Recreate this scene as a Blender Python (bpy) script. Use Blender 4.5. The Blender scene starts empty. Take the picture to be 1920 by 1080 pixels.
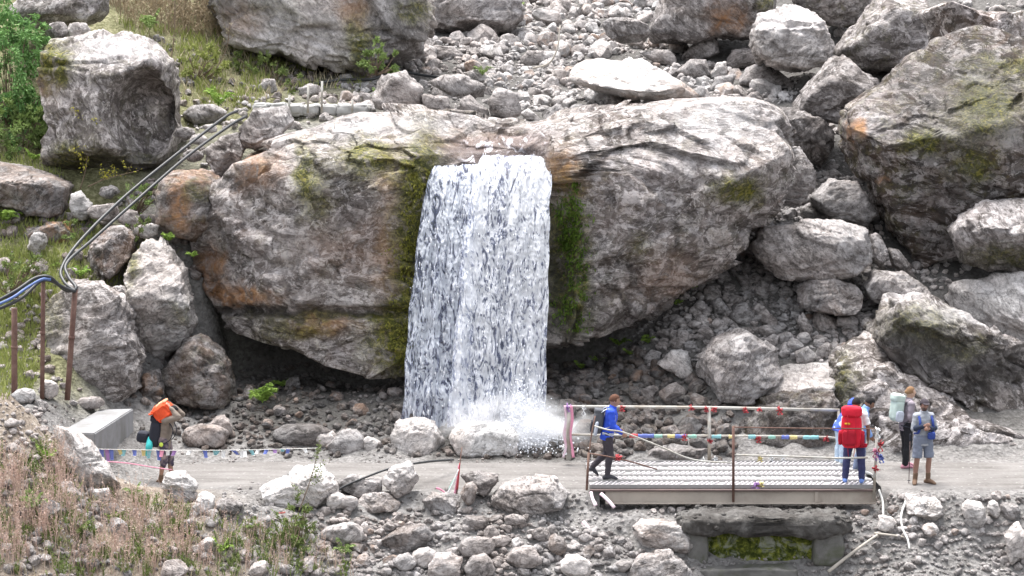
import bpy, bmesh, math, random
import numpy as np
from mathutils import Vector, Matrix
from mathutils.bvhtree import BVHTree
random.seed(7); RNG = np.random.default_rng(11)
R = math.radians
SC = bpy.context.scene; COL = SC.collection
# ------------------------------------------------------------------ camera, sky, sun, exposure
CAMZ, CAMY, PITCH, FPX = 8.0, -40.0, R(-6.0), 3794.0
cd = bpy.data.cameras.new("camera"); cam = bpy.data.objects.new("camera", cd); COL.objects.link(cam)
cam.location = (0, CAMY, CAMZ); cam.rotation_euler = (R(90) + PITCH, 0, 0)
cd.sensor_width = 36.0; cd.lens = 36.0 * FPX / 1920.0; cd.clip_end = 2000
SC.camera = cam
SUN_EL, SUN_AZ = R(76), R(330)           # azimuth clockwise from +Y
w = bpy.data.worlds.new("World"); SC.world = w; w.use_nodes = True
nt = w.node_tree; bg = nt.nodes["Background"]
sky = nt.nodes.new("ShaderNodeTexSky"); sky.sky_type = 'NISHITA'; sky.sun_disc = False
sky.sun_elevation = SUN_EL; sky.sun_rotation = SUN_AZ; sky.dust_density = 4.0; sky.ozone_density = 1.0; sky.air_density = 1.2
hs = nt.nodes.new("ShaderNodeHueSaturation"); hs.inputs["Saturation"].default_value = 0.25
nt.links.new(sky.outputs[0], hs.inputs["Color"]); nt.links.new(hs.outputs[0], bg.inputs[0])
bg.inputs[1].default_value = 0.12
sl = bpy.data.lights.new("sun", 'SUN'); sl.energy = 2.0; sl.angle = R(30); sl.color = (1, .97, .93)
so = bpy.data.objects.new("sun", sl); COL.objects.link(so)
sd = Vector((math.sin(SUN_AZ) * math.cos(SUN_EL), math.cos(SUN_AZ) * math.cos(SUN_EL), math.sin(SUN_EL)))
so.rotation_euler = sd.to_track_quat('Z', 'Y').to_euler()
SC.view_settings.view_transform = 'Standard'; SC.view_settings.look = 'None'
SC.view_settings.exposure = 1.64; SC.view_settings.gamma = 1.0; SC.view_settings.use_curve_mapping = False
SC.render.engine = 'CYCLES'; SC.cycles.max_bounces = 14; SC.cycles.diffuse_bounces = 3; SC.cycles.glossy_bounces = 2; SC.cycles.transmission_bounces = 3; SC.cycles.volume_bounces = 14; SC.cycles.transparent_max_bounces = 24
# ------------------------------------------------------------------ pixels and points
cp_, sp_ = math.cos(PITCH), math.sin(PITCH)
def rays(px, py):
    u = (np.asarray(px, float) - 960) / FPX; v = (540 - np.asarray(py, float)) / FPX
    return u, cp_ - sp_ * v, sp_ + cp_ * v
def P(px, py, Y):
    u, b, c = rays(px, py); t = (Y - CAMY) / b
    return np.stack([u * t, np.full_like(t, 0) + Y, CAMZ + c * t], -1) if np.ndim(t) else np.array([u * t, Y, CAMZ + c * t])
def Pz(px, py, z):
    u, b, c = rays(px, py); t = (z - CAMZ) / c
    return np.array([u * t, CAMY + b * t, z])
def proj(V):
    x = V[:, 0]; y = V[:, 1] - CAMY; z = V[:, 2] - CAMZ
    d = y * cp_ + z * sp_; up = -y * sp_ + z * cp_
    return 960 + FPX * x / d, 540 - FPX * up / d
# ------------------------------------------------------------------ noise
_pr = np.random.default_rng(5); _perm = _pr.permutation(256); _perm = np.concatenate([_perm, _perm, _perm])
_g = _pr.normal(size=(256, 3)); _g /= np.linalg.norm(_g, axis=1)[:, None]
def pn(p):
    i = np.floor(p).astype(int); f = p - i; i &= 255
    s = f * f * f * (f * (f * 6 - 15) + 10); out = 0
    for dx in (0, 1):
        for dy in (0, 1):
            for dz in (0, 1):
                h = _perm[_perm[_perm[(i[:, 0] + dx) & 255] + ((i[:, 1] + dy) & 255)] + ((i[:, 2] + dz) & 255)]
                d = (_g[h] * (f - (dx, dy, dz))).sum(1)
                out = out + d * np.where(dx, s[:, 0], 1 - s[:, 0]) * np.where(dy, s[:, 1], 1 - s[:, 1]) * np.where(dz, s[:, 2], 1 - s[:, 2])
    return out
def fbm(p, o=4, gain=.5):
    a, t = 1., 0.
    for k in range(o):
        t = t + a * pn(p * 2 ** k + 17.3 * k); a *= gain
    return t
_wr = np.random.default_rng(77).random((4096, 7))
def worley(p):
    """nearest jittered cell: offset from it, its random value and random slope"""
    i0 = np.floor(p).astype(int); best = np.full(len(p), 9.); off = np.zeros((len(p), 3)); rnd = np.zeros((len(p), 4))
    for dx in (-1, 0, 1):
        for dy in (-1, 0, 1):
            for dz in (-1, 0, 1):
                i = i0 + (dx, dy, dz); h = ((i[:, 0] * 73856093) ^ (i[:, 1] * 19349663) ^ (i[:, 2] * 83492791)) & 4095
                w_ = _wr[h]; d = p - i - w_[:, :3]; q = (d * d).sum(1); m = q < best
                best = np.where(m, q, best); off[m] = d[m]; rnd[m] = w_[m][:, 3:]
    return off, rnd
def sst(a, b, x):
    t = np.clip((x - a) / (b - a), 0, 1); return t * t * (3 - 2 * t)
# ------------------------------------------------------------------ meshes
def np_mesh(name, V, F, smooth=True):
    me = bpy.data.meshes.new(name); V = np.asarray(V, np.float32)
    if isinstance(F, np.ndarray):
        n, k = F.shape
        me.vertices.add(len(V)); me.vertices.foreach_set("co", V.ravel())
        me.loops.add(n * k); me.loops.foreach_set("vertex_index", F.astype(np.int32).ravel())
        me.polygons.add(n); me.polygons.foreach_set("loop_start", np.arange(0, n * k, k, dtype=np.int32))
        me.update(calc_edges=True); me.validate()
    else:
        me.from_pydata([tuple(map(float, v)) for v in V], [], [tuple(int(i) for i in f) for f in F])
    if smooth: me.polygons.foreach_set("use_smooth", np.ones(len(me.polygons), bool))
    me.update(); return me
def obj(name, me, mat=None, parent=None, loc=None, label=None, cat=None, group=None, kind=None):
    o = bpy.data.objects.new(name, me); COL.objects.link(o)
    if mat is not None and me is not None and not me.materials: me.materials.append(mat)
    if parent is not None: o.parent = parent
    if loc is not None: o.location = [float(a) for a in loc]
    return tag(o, label, cat, group, kind)
def tag(o, label=None, cat=None, group=None, kind=None):
    if label: o['label'] = label
    if cat: o['category'] = cat
    if group: o['group'] = group
    if kind: o['kind'] = kind
    return o
def vattr(me, name, arr):
    a = me.color_attributes.new(name, 'FLOAT_COLOR', 'POINT'); a.data.foreach_set("color", np.asarray(arr, np.float32).ravel())
_ico = {}
def ico(k):
    if k not in _ico:
        bm = bmesh.new(); bmesh.ops.create_icosphere(bm, subdivisions=k, radius=1)
        bm.verts.ensure_lookup_table()
        V = np.array([v.co[:] for v in bm.verts]); F = np.array([[v.index for v in f.verts] for f in bm.faces]); bm.free()
        V /= np.linalg.norm(V, axis=1)[:, None]; _ico[k] = (V, F)
    return _ico[k]
class MB:
    """collects tubes, boxes and blobs into one mesh"""
    def __init__(s): s.V = []; s.F = []; s.n = 0
    def add(s, V, F):
        V = np.asarray(V, float); s.V.append(V); s.F += [tuple(int(i) + s.n for i in f) for f in F]; s.n += len(V)
    def box(s, c, size, rot=None, bev=0.0):
        c = np.array(c, float); h = np.array(size, float) / 2
        bm = bmesh.new(); bmesh.ops.create_cube(bm, size=1)
        for v in bm.verts: v.co = Vector((v.co.x * h[0] * 2, v.co.y * h[1] * 2, v.co.z * h[2] * 2))
        if bev > 0: bmesh.ops.bevel(bm, geom=list(bm.edges), offset=bev, segments=2, affect='EDGES', profile=.6)
        bm.verts.index_update(); V = np.array([v.co[:] for v in bm.verts]); F = [[v.index for v in f.verts] for f in bm.faces]; bm.free()
        if rot is not None: V = V @ np.array(rot).T
        s.add(V + c, F); return s
    def tube(s, pts, rad, seg=10, ref=(0, 0, 1), sub=0, cap=True, rnd=False):
        pts = np.array(pts, float); rad = np.array([(r, r) if np.ndim(r) == 0 else r for r in (rad if np.ndim(rad) else [rad] * len(pts))], float)
        if sub and len(pts) > 2: pts, rad = smooth_path(pts, rad, sub)
        if rnd:
            t0 = pts[0] - pts[1]; t0 /= np.linalg.norm(t0) + 1e-9; t1 = pts[-1] - pts[-2]; t1 /= np.linalg.norm(t1) + 1e-9
            r0, r1 = rad[0].mean(), rad[-1].mean()
            pts = np.vstack([pts[0] + t0 * r0 * .9, pts[0] + t0 * r0 * .6, pts, pts[-1] + t1 * r1 * .6, pts[-1] + t1 * r1 * .9])
            rad = np.vstack([rad[0] * .35, rad[0] * .8, rad, rad[-1] * .8, rad[-1] * .35])
        n = len(pts); T = np.gradient(pts, axis=0); T /= np.linalg.norm(T, axis=1)[:, None] + 1e-12
        ref = np.array(ref, float); V = []
        for i in range(n):
            a = np.cross(T[i], ref)
            if np.linalg.norm(a) < 1e-3: a = np.cross(T[i], (1, 0.01, 0))
            a /= np.linalg.norm(a); b = np.cross(a, T[i])
            for k in range(seg):
                q = 2 * math.pi * k / seg; V.append(pts[i] + a * rad[i, 0] * math.cos(q) + b * rad[i, 1] * math.sin(q))
        F = [(i * seg + k, i * seg + (k + 1) % seg, (i + 1) * seg + (k + 1) % seg, (i + 1) * seg + k) for i in range(n - 1) for k in range(seg)]
        if cap: F += [tuple(range(seg))[::-1], tuple((n - 1) * seg + k for k in range(seg))]
        s.add(V, F); return s
    def blob(s, c, r, e=1.0, rot=None, k=4, amp=0, fr=3.):
        D, F = ico(k); V = np.sign(D) * np.abs(D) ** e * np.array(r, float)
        if amp: V = V + D * (amp * fbm(D * fr + RNG.random(3) * 50, 3))[:, None]
        if rot is not None: V = V @ np.array(rot).T
        s.add(V + np.array(c, float), F); return s
    def mesh(s, name, smooth=True): return np_mesh(name, np.vstack(s.V), s.F, smooth)
    def build(s, name, mat, parent=None, smooth=True, **kw): return obj(name, s.mesh(name, smooth), mat, parent, **kw)
def smooth_path(p, r, sub):
    n = len(p); q = np.vstack([2 * p[0] - p[1], p, 2 * p[-1] - p[-2]]); rr = np.vstack([r[0], r, r[-1]]); P_, R_ = [], []
    for i in range(1, n):
        for k in range(sub):
            t = k / sub
            f = lambda a: .5 * (2 * a[i] + (a[i + 1] - a[i - 1]) * t + (2 * a[i - 1] - 5 * a[i] + 4 * a[i + 1] - a[i + 2]) * t * t + (3 * a[i] - a[i - 1] - 3 * a[i + 1] + a[i + 2]) * t ** 3)
            P_.append(f(q)); R_.append(rr[i] * (1 - t) + rr[i + 1] * t)
    P_.append(p[-1]); R_.append(r[-1]); return np.array(P_), np.array(R_)
def rotz(a): c, s = math.cos(a), math.sin(a); return np.array([[c, -s, 0], [s, c, 0], [0, 0, 1.]])
def euler(x, y, z): return np.array(Matrix.Rotation(z, 3, 'Z') @ Matrix.Rotation(y, 3, 'Y') @ Matrix.Rotation(x, 3, 'X'))
# ------------------------------------------------------------------ materials
class NT:
    def __init__(s, name):
        s.m = bpy.data.materials.new(name); s.m.use_nodes = True; s.t = s.m.node_tree; s.b = s.t.nodes["Principled BSDF"]; s.out = s.t.nodes["Material Output"]
    def n(s, typ, **kw):
        x = s.t.nodes.new(typ)
        for k, v in kw.items():
            if k in x.inputs: s.set(x.inputs[k], v)
            else: setattr(x, k, v)
        return x
    def set(s, i, v):
        if isinstance(v, bpy.types.NodeSocket): s.t.links.new(v, i)
        elif isinstance(v, bpy.types.Node): s.t.links.new(v.outputs[0], i)
        else:
            if i.type == 'RGBA' and len(v) == 3: v = (*v, 1)
            i.default_value = v
    def noise(s, vec, scale, detail=5, rough=.55, dist=0.):
        x = s.n("ShaderNodeTexNoise"); s.set(x.inputs["Vector"], vec)
        for k, v in (("Scale", scale), ("Detail", detail), ("Roughness", rough), ("Distortion", dist)): x.inputs[k].default_value = v
        return x.outputs[0]
    def ramp(s, fac, stops):
        x = s.n("ShaderNodeValToRGB"); s.set(x.inputs[0], fac); cr = x.color_ramp
        while len(cr.elements) < len(stops): cr.elements.new(.5)
        for e, (p, c) in zip(cr.elements, stops):
            e.position = p; e.color = (c, c, c, 1) if np.ndim(c) == 0 else (*c, 1)
        return x.outputs[0]
    def math(s, op, a, b=0., c=None, clamp=False):
        x = s.n("ShaderNodeMath", operation=op); x.use_clamp = clamp; s.set(x.inputs[0], a); s.set(x.inputs[1], b)
        if c is not None: s.set(x.inputs[2], c)
        return x.outputs[0]
    def mix(s, f, a, b, mode='MIX'):
        x = s.n("ShaderNodeMix", data_type='RGBA', blend_type=mode); s.set(x.inputs[0], f); s.set(x.inputs[6], a); s.set(x.inputs[7], b); return x.outputs[2]
    def bump(s, h, strength, dist, nrm=None):
        x = s.n("ShaderNodeBump"); s.set(x.inputs["Height"], h); x.inputs["Strength"].default_value = strength; x.inputs["Distance"].default_value = dist
        if nrm is not None: s.set(x.inputs["Normal"], nrm)
        return x.outputs[0]
    def vscale(s, vec, sc):
        x = s.n("ShaderNodeVectorMath", operation='MULTIPLY'); s.set(x.inputs[0], vec); x.inputs[1].default_value = sc; return x.outputs[0]
    def fin(s, col, rough=.85, nrm=None, spec=.25):
        s.set(s.b.inputs["Base Color"], col); s.set(s.b.inputs["Roughness"], rough); s.b.inputs["Specular IOR Level"].default_value = spec
        if nrm is not None: s.set(s.b.inputs["Normal"], nrm)
        return s.m
def rock_material():
    t = NT("rock"); geo = t.n("ShaderNodeNewGeometry"); oi = t.n("ShaderNodeObjectInfo")
    sep = t.n("ShaderNodeSeparateColor"); t.set(sep.inputs[0], oi.outputs["Color"])
    tone, moss, stain, lich = sep.outputs[0], sep.outputs[1], sep.outputs[2], oi.outputs["Alpha"]
    at = t.n("ShaderNodeAttribute", attribute_name="patch"); asep = t.n("ShaderNodeSeparateColor"); t.set(asep.inputs[0], at.outputs["Color"])
    rv = t.n("ShaderNodeVectorRotate"); rv.rotation_type = 'AXIS_ANGLE'; t.set(rv.inputs["Vector"], geo.outputs["Position"])
    rv.inputs["Axis"].default_value = (.35, .9, .2); t.set(rv.inputs["Angle"], t.math('MULTIPLY_ADD', oi.outputs["Random"], 2.2, -1.1))
    vec = rv.outputs[0]
    n1 = t.noise(vec, .9, 9, .66, .5)
    n2 = t.noise(vec, 2.6, 8, .68, 1.3)
    vs = t.vscale(vec, (1.4, 1.4, 4.2)); n3 = t.noise(vs, 1.2, 7, .68, 1.1)
    n4 = t.noise(vec, 9., 6, .7, 1.2)
    big = t.noise(vec, .55, 4, .5, .3)
    v = t.math('MULTIPLY_ADD', n1, .34, t.math('MULTIPLY_ADD', n3, .36, t.math('MULTIPLY', n4, .30)))
    base = t.ramp(v, [(.365, (.045, .041, .04)), (.435, (.165, .156, .152)), (.50, (.31, .300, .298)), (.565, (.455, .445, .445)), (.65, (.64, .63, .635))])
    wh = t.math('MULTIPLY', t.ramp(t.math('MULTIPLY_ADD', n2, .75, t.math('MULTIPLY', n4, .25)), [(.515, 0.), (.545, 1.)]), t.math('MULTIPLY', lich, .95), clamp=True)
    col = t.mix(wh, base, (.66, .655, .66))
    dk_n = t.noise(t.vscale(vec, (1, 1, 1.7)), 1.7, 9, .72, 1.1)
    dk = t.math('MULTIPLY', t.ramp(dk_n, [(.505, 0.), (.535, 1.)]), t.math('MULTIPLY', lich, .92), clamp=True)
    col = t.mix(dk, col, (.062, .052, .046))
    # brown wash on patchy rocks
    br = t.math('MULTIPLY', t.ramp(big, [(.45, 0.), (.66, 1.)]), t.math('MULTIPLY', lich, .9), clamp=True)
    col = t.mix(br, col, t.mix(1.0, col, (1., .89, .86), 'MULTIPLY'), 'MIX')
    wt = t.math('MULTIPLY', t.math('SUBTRACT', tone, 1.1), 1.7, clamp=True); wt = t.math('MINIMUM', wt, .72)
    col = t.mix(wt, col, t.mix(t.ramp(n4, [(.35, 0.), (.65, 1.)]), (.50, .49, .48), (.80, .79, .78)))
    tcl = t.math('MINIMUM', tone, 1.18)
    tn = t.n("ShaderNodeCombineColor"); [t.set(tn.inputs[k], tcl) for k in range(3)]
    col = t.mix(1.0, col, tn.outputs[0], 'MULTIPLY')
    wvn = t.mix(t.ramp(big, [(.38, 0.), (.62, 1.)]), (1.06, .975, .935), (.99, .985, .99)); col = t.mix(1.0, col, wvn, 'MULTIPLY')
    crk = t.ramp(t.noise(t.vscale(vec, (.8, .8, 2.6)), 1.6, 5, .6, 1.6), [(.475, 1.), (.495, .30), (.515, 1.)])
    col = t.mix(.75, col, crk, 'MULTIPLY')
    wp = t.math('MULTIPLY', t.math('SUBTRACT', 1., at.outputs['Alpha'], clamp=True), t.ramp(t.math('MULTIPLY_ADD', n2, .5, t.math('MULTIPLY', n4, .5)), [(.38, .35), (.52, 1.)]), clamp=True)
    col = t.mix(t.math('MULTIPLY', wp, .62), col, t.mix(n3, (.60, .56, .56), (.80, .78, .79)))
    osn = t.ramp(t.noise(vec, 1.8, 6, .6, .8), [(.44, 0.), (.60, 1.)])
    of = t.math('ADD', t.math('MULTIPLY', stain, osn), t.math('MULTIPLY', asep.outputs[1], t.ramp(n2, [(.36, .2), (.55, 1.)])), clamp=True)
    col = t.mix(of, col, t.mix(n4, (.16, .075, .03), (.62, .34, .18)))
    mn = t.ramp(t.noise(vec, 2.2, 8, .7, .4), [(.50, 0.), (.60, 1.)])
    mf = t.math('ADD', t.math('MULTIPLY', moss, mn), t.math('MULTIPLY', asep.outputs[0], t.ramp(n2, [(.34, .15), (.50, 1.)])), clamp=True)
    mcol = t.ramp(n4, [(.35, (.018, .022, .006)), (.50, (.09, .095, .017)), (.64, (.28, .25, .045))])
    col = t.mix(mf, col, mcol)
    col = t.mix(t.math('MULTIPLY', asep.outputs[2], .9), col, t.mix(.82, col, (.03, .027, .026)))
    hgt = t.math('MULTIPLY_ADD', n2, .5, t.math('MULTIPLY_ADD', n4, .45, t.math('MULTIPLY', n3, .6)))
    nr = t.bump(hgt, .9, .12); nr = t.bump(crk, .5, .05, nr)
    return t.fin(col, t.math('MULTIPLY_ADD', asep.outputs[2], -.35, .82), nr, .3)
ROCK = rock_material()
def plain(name, col, rough=.7, var=.25, scale=14., bump=.3, bd=.01, metal=0., spec=.3, dirt=None):
    t = NT(name); g = t.n("ShaderNodeTexCoord"); n = t.noise(g.outputs["Object"], scale, 5, .6, .3)
    c = t.mix(n, tuple(max(0, a * (1 - var * 1.3)) for a in col), tuple(min(1, a * (1 + var)) for a in col))
    if dirt: c = t.mix(t.ramp(t.noise(g.outputs["Object"], scale * .4, 7, .65, .6), [(.46, 0.), (.62, 1.)]), c, dirt)
    t.b.inputs["Metallic"].default_value = metal
    return t.fin(c, rough, t.bump(n, bump, bd), spec)
def foliage(name, dark, light, trans=.25):
    t = NT(name); at = t.n("ShaderNodeAttribute", attribute_name="tint"); g = t.n("ShaderNodeNewGeometry")
    f = t.math('MULTIPLY_ADD', g.outputs["Random Per Island"], .6, t.math('MULTIPLY', t.noise(g.outputs["Position"], 1.6, 3), .4))
    c = t.mix(f, dark, light); t.fin(c, .7, None, .25)
    tr = t.n("ShaderNodeBsdfTranslucent"); t.set(tr.inputs[0], c); mx = t.n("ShaderNodeMixShader"); mx.inputs[0].default_value = trans
    t.t.links.new(t.b.outputs[0], mx.inputs[1]); t.t.links.new(tr.outputs[0], mx.inputs[2]); t.t.links.new(mx.outputs[0], t.out.inputs[0]); return t.m
# ------------------------------------------------------------------ terrain
ST = [(-30, [(-40, -12), (-9, -2), (-3, 3.0), (0, 4), (7, 7.5), (15, 12), (25, 16), (60, 32)]),
      (-9.6, [(-40, -14), (-9, -2.4), (-7, -.9), (-3, 2.05), (-1, 1.6), (1, 1.5), (3, 2.3), (5, 4.0), (7, 5.3), (10, 6.9), (15, 9.2), (25, 13), (60, 28)]),
      (-8.1, [(-40, -14), (-9, -2.6), (-6, -.6), (-4.5, .3), (-3.2, .75), (-2, .35), (0, .35), (3, .95), (4.3, 1.5), (5.4, 3.0), (6.2, 4.7), (8, 5.6), (10, 6.6), (15, 8.8), (25, 12.3), (60, 26)]),
      (-7.2, [(-40, -15), (-9, -2.9), (-6, -1.2), (-4, -.25), (-2.8, .25), (-1.6, .06), (1.5, .08), (3, .5), (5.6, .9), (6.4, 3.9), (8, 5.9), (10, 6.65), (15, 8.5), (25, 11.8), (60, 25)]),
      (-6.4, [(-40, -15), (-9, -3.2), (-6, -1.8), (-4, -.75), (-2.6, .02), (-1.5, 0), (1.5, 0), (3, .45), (4.5, .95), (6.7, 1.0), (7.2, 4.6), (8, 6.1), (10, 6.7), (15, 8.2), (25, 11.2), (60, 24)]),
      (-3.2, [(-40, -15), (-9, -4), (-6, -2.5), (-3.5, -1.05), (-1.75, -.08), (-1.5, 0), (1.9, 0), (3, .55), (4.2, .88), (6.6, .75), (7.1, 3.4), (9, 6.6), (15, 7.8), (25, 9.6), (40, 12.4), (60, 20)]),
      (2.0, [(-40, -16), (-9, -4.2), (-6, -2.8), (-3.5, -1.25), (-1.75, -.12), (-1.5, 0), (1.9, 0), (3, .5), (4.8, 1.2), (6.4, 1.3), (7.0, 3.4), (9, 6.3), (15, 7.3), (25, 9.2), (40, 12.0), (60, 20)]),
      (4.3, [(-40, -16), (-9, -4.6), (-4, -2.0), (-2.75, -1.45), (-2.35, -1.0), (-1.8, -.18), (-1.5, 0), (2.0, 0), (3, .45), (5, 1.7), (7, 3.1), (9, 4.6), (13, 6.9), (25, 9.2), (40, 12), (60, 20)]),
      (7.0, [(-40, -17), (-9, -5), (-4, -2.0), (-2.8, -1.25), (-1.75, -.12), (-1.5, 0), (2.2, 0), (5, 1.8), (9, 4.6), (13, 6.4), (25, 9.6), (40, 12.5), (60, 22)]),
      (11, [(-40, -17), (-9, -5), (-4, -2.0), (-2.6, -1.0), (-1.75, -.12), (-1.5, 0), (2.2, 0), (4, .8), (9, 4.2), (13, 6.4), (25, 10.6), (40, 15), (60, 26)]),
      (30, [(-40, -17), (-9, -5), (-1.75, -.3), (2.2, 0), (6, 3), (13, 9), (25, 15), (60, 34)])]
def h_base(X, Y):
    xs = [s[0] for s in ST]; Z = np.array([np.interp(Y, [p[0] for p in s[1]], [p[1] for p in s[1]]) for s in ST])
    i = np.clip(np.searchsorted(xs, X) - 1, 0, len(xs) - 2); x0 = np.array(xs)[i]; x1 = np.array(xs)[i + 1]
    t = np.clip((X - x0) / (x1 - x0), 0, 1); t = t * .5 + .5 * t * t * (3 - 2 * t); k = np.arange(len(X))
    return Z[i, k] * (1 - t) + Z[i + 1, k] * t
def roadness(X, Y):
    return sst(-1.75, -1.35, Y) * (1 - sst(1.5, 2.1, Y)) * sst(-8.0, -7.2, X)
def h_full(X, Y):
    z = h_base(X, Y); p = np.stack([X, Y, np.zeros_like(X)], 1)
    rough = 1 - roadness(X, Y)
    z = z + rough * (.28 * pn(p * .55) + .17 * pn(p * 1.4 + 9) + .11 * pn(p * 3.1) + .045 * pn(p * 5.3) + .12 * np.abs(pn(p * 2.1 + 4)))
    bz = sst(1.45, 1.75, X) * (1 - sst(7.15, 7.4, X)) * sst(-2.2, -1.6, Y) * (1 - sst(1.3, 1.9, Y))
    return z - .36 * bz - .02 * roadness(X, Y)
gx = np.concatenate([np.linspace(-45, -13, 40)[:-1], np.arange(-13, 15, .085), np.linspace(15, 45, 40)])
gy = np.concatenate([np.linspace(-38, -8, 40)[:-1], np.arange(-8, 3, .075), np.arange(3, 12, .11), np.arange(12, 32, .25), np.linspace(32, 60, 50)])
GX, GY = np.meshgrid(gx, gy); HZ = h_full(GX.ravel(), GY.ravel()).reshape(GX.shape)
def hh(X, Y):
    X = np.asarray(X, float); Y = np.asarray(Y, float)
    i = np.clip(np.searchsorted(gx, X) - 1, 0, len(gx) - 2); j = np.clip(np.searchsorted(gy, Y) - 1, 0, len(gy) - 2)
    a = np.clip((X - gx[i]) / (gx[i + 1] - gx[i]), 0, 1); b = np.clip((Y - gy[j]) / (gy[j + 1] - gy[j]), 0, 1)
    return (HZ[j, i] * (1 - a) + HZ[j, i + 1] * a) * (1 - b) + (HZ[j + 1, i] * (1 - a) + HZ[j + 1, i + 1] * a) * b
def hit(px, py):
    """first point of the ground along the ray through a pixel"""
    px = np.atleast_1d(np.asarray(px, float)); py = np.atleast_1d(np.asarray(py, float)); u, b, c = rays(px, py)
    t = np.full(len(px), 30.0); done = np.zeros(len(px), bool)
    for k in range(700):
        z = CAMZ + c * t; g = hh(u * t, CAMY + b * t); done |= (z < g)
        t = np.where(done, t, t + .1)
        if done.all(): break
    t -= .05
    return np.stack([u * t, CAMY + b * t, hh(u * t, CAMY + b * t)], 1)
ny_, nx_ = GX.shape
idx = np.arange(nx_ * ny_).reshape(ny_, nx_)
TF = np.stack([idx[:-1, :-1], idx[:-1, 1:], idx[1:, 1:], idx[1:, :-1]], -1).reshape(-1, 4)
me = np_mesh("ground", np.stack([GX.ravel(), GY.ravel(), HZ.ravel()], 1), TF)
X_, Y_ = GX.ravel(), GY.ravel()
nzz = fbm(np.stack([X_ * .5, Y_ * .5, X_ * 0], 1), 4)
bank = sst(-4.2, -6.2, X_ + .5 * nzz + .55 * (Y_ + 3)) * (Y_ < -1.2)                       # dry soil of the near bank
veg = .55 * sst(-5.2, -6.5, X_ + .8 * nzz) * sst(5.5, 8.5, Y_) + .6 * sst(-2.5, -5, X_ + nzz) * sst(9.5, 11, Y_) * (1 - sst(17, 24, Y_)) + sst(-8.3, -9.6, X_) * sst(0, 2, Y_)
dark = np.maximum(sst(2.0, 3.2, Y_), sst(1.2, 2.0, Y_) * sst(-2.2, -1.2, X_) * sst(1.9, 1.2, X_)) * (1 - sst(6.5, 8.5, Y_)) * (1 - sst(2.0, 3.4, X_)) * sst(-7, -5.5, X_)  # shade of the hollow painted into the ground colour, plus wet ground by the fall
dark = np.maximum(dark, np.maximum(.75 * sst(9.5, 10.5, Y_) * sst(-6, -3.5, X_ + nzz), .7 * sst(2.6, 3.6, Y_) * (1 - sst(12, 14, Y_)) * sst(2.5, 3.5, X_)))  # shade in the gaps between upper bed and scree stones, painted as darker ground
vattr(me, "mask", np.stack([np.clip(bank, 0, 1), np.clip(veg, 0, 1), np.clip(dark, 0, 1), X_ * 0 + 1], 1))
def ground_mat():
    t = NT("gravel_ground"); g = t.n("ShaderNodeNewGeometry"); vec = g.outputs["Position"]
    at = t.n("ShaderNodeAttribute", attribute_name="mask"); s = t.n("ShaderNodeSeparateColor"); t.set(s.inputs[0], at.outputs["Color"])
    n1 = t.noise(vec, 1.2, 7, .65, .4); n2 = t.noise(vec, 9, 7, .7, .5); vo = t.n("ShaderNodeTexVoronoi"); t.set(vo.inputs["Vector"], vec); vo.inputs["Scale"].default_value = 14
    v = t.math('MULTIPLY_ADD', n1, .4, t.math('MULTIPLY', n2, .6))
    grav = t.ramp(v, [(.35, (.06, .055, .051)), (.45, (.155, .146, .14)), (.55, (.27, .257, .25)), (.68, (.40, .385, .378))])
    grav = t.mix(.5, grav, t.mix(vo.outputs["Color"], (.08, .077, .074), (.33, .32, .315)))
    soil = t.ramp(v, [(.35, (.10, .078, .058)), (.5, (.24, .20, .165)), (.65, (.42, .37, .32))])
    gr = t.ramp(v, [(.35, (.05, .046, .025)), (.5, (.145, .145, .075)), (.62, (.30, .285, .18))])
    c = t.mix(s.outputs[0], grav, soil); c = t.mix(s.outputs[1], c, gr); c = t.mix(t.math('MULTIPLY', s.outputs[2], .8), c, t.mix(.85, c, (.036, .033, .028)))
    return t.fin(c, .95, t.bump(t.math('ADD', n2, t.math('MULTIPLY', vo.outputs["Distance"], .6)), .8, .06), .15)
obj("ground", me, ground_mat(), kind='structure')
# road: two sheets either side of the footbridge
def road_mat():
    t = NT("dirt_road"); g = t.n("ShaderNodeNewGeometry"); vec = g.outputs["Position"]
    n1 = t.noise(t.vscale(vec, (.35, 2.2, 1)), 1.3, 6, .6, .6); n2 = t.noise(vec, 12, 7, .7, .3); n3 = t.noise(vec, .8, 4, .5, .3)
    v = t.math('MULTIPLY_ADD', n1, .45, t.math('MULTIPLY_ADD', n2, .3, t.math('MULTIPLY', n3, .25)))
    c = t.ramp(v, [(.36, (.125, .117, .11)), (.48, (.19, .179, .172)), (.6, (.25, .239, .231))])
    vo = t.n("ShaderNodeTexVoronoi"); t.set(vo.inputs["Vector"], vec); vo.inputs["Scale"].default_value = 5.5
    c = t.mix(t.ramp(vo.outputs["Distance"], [(.10, 1.), (.16, 0.)]), c, (.32, .31, .30))
    return t.fin(c, .95, t.bump(t.math('ADD', n2, n1), .7, .05), .1)
RM = road_mat()
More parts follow.
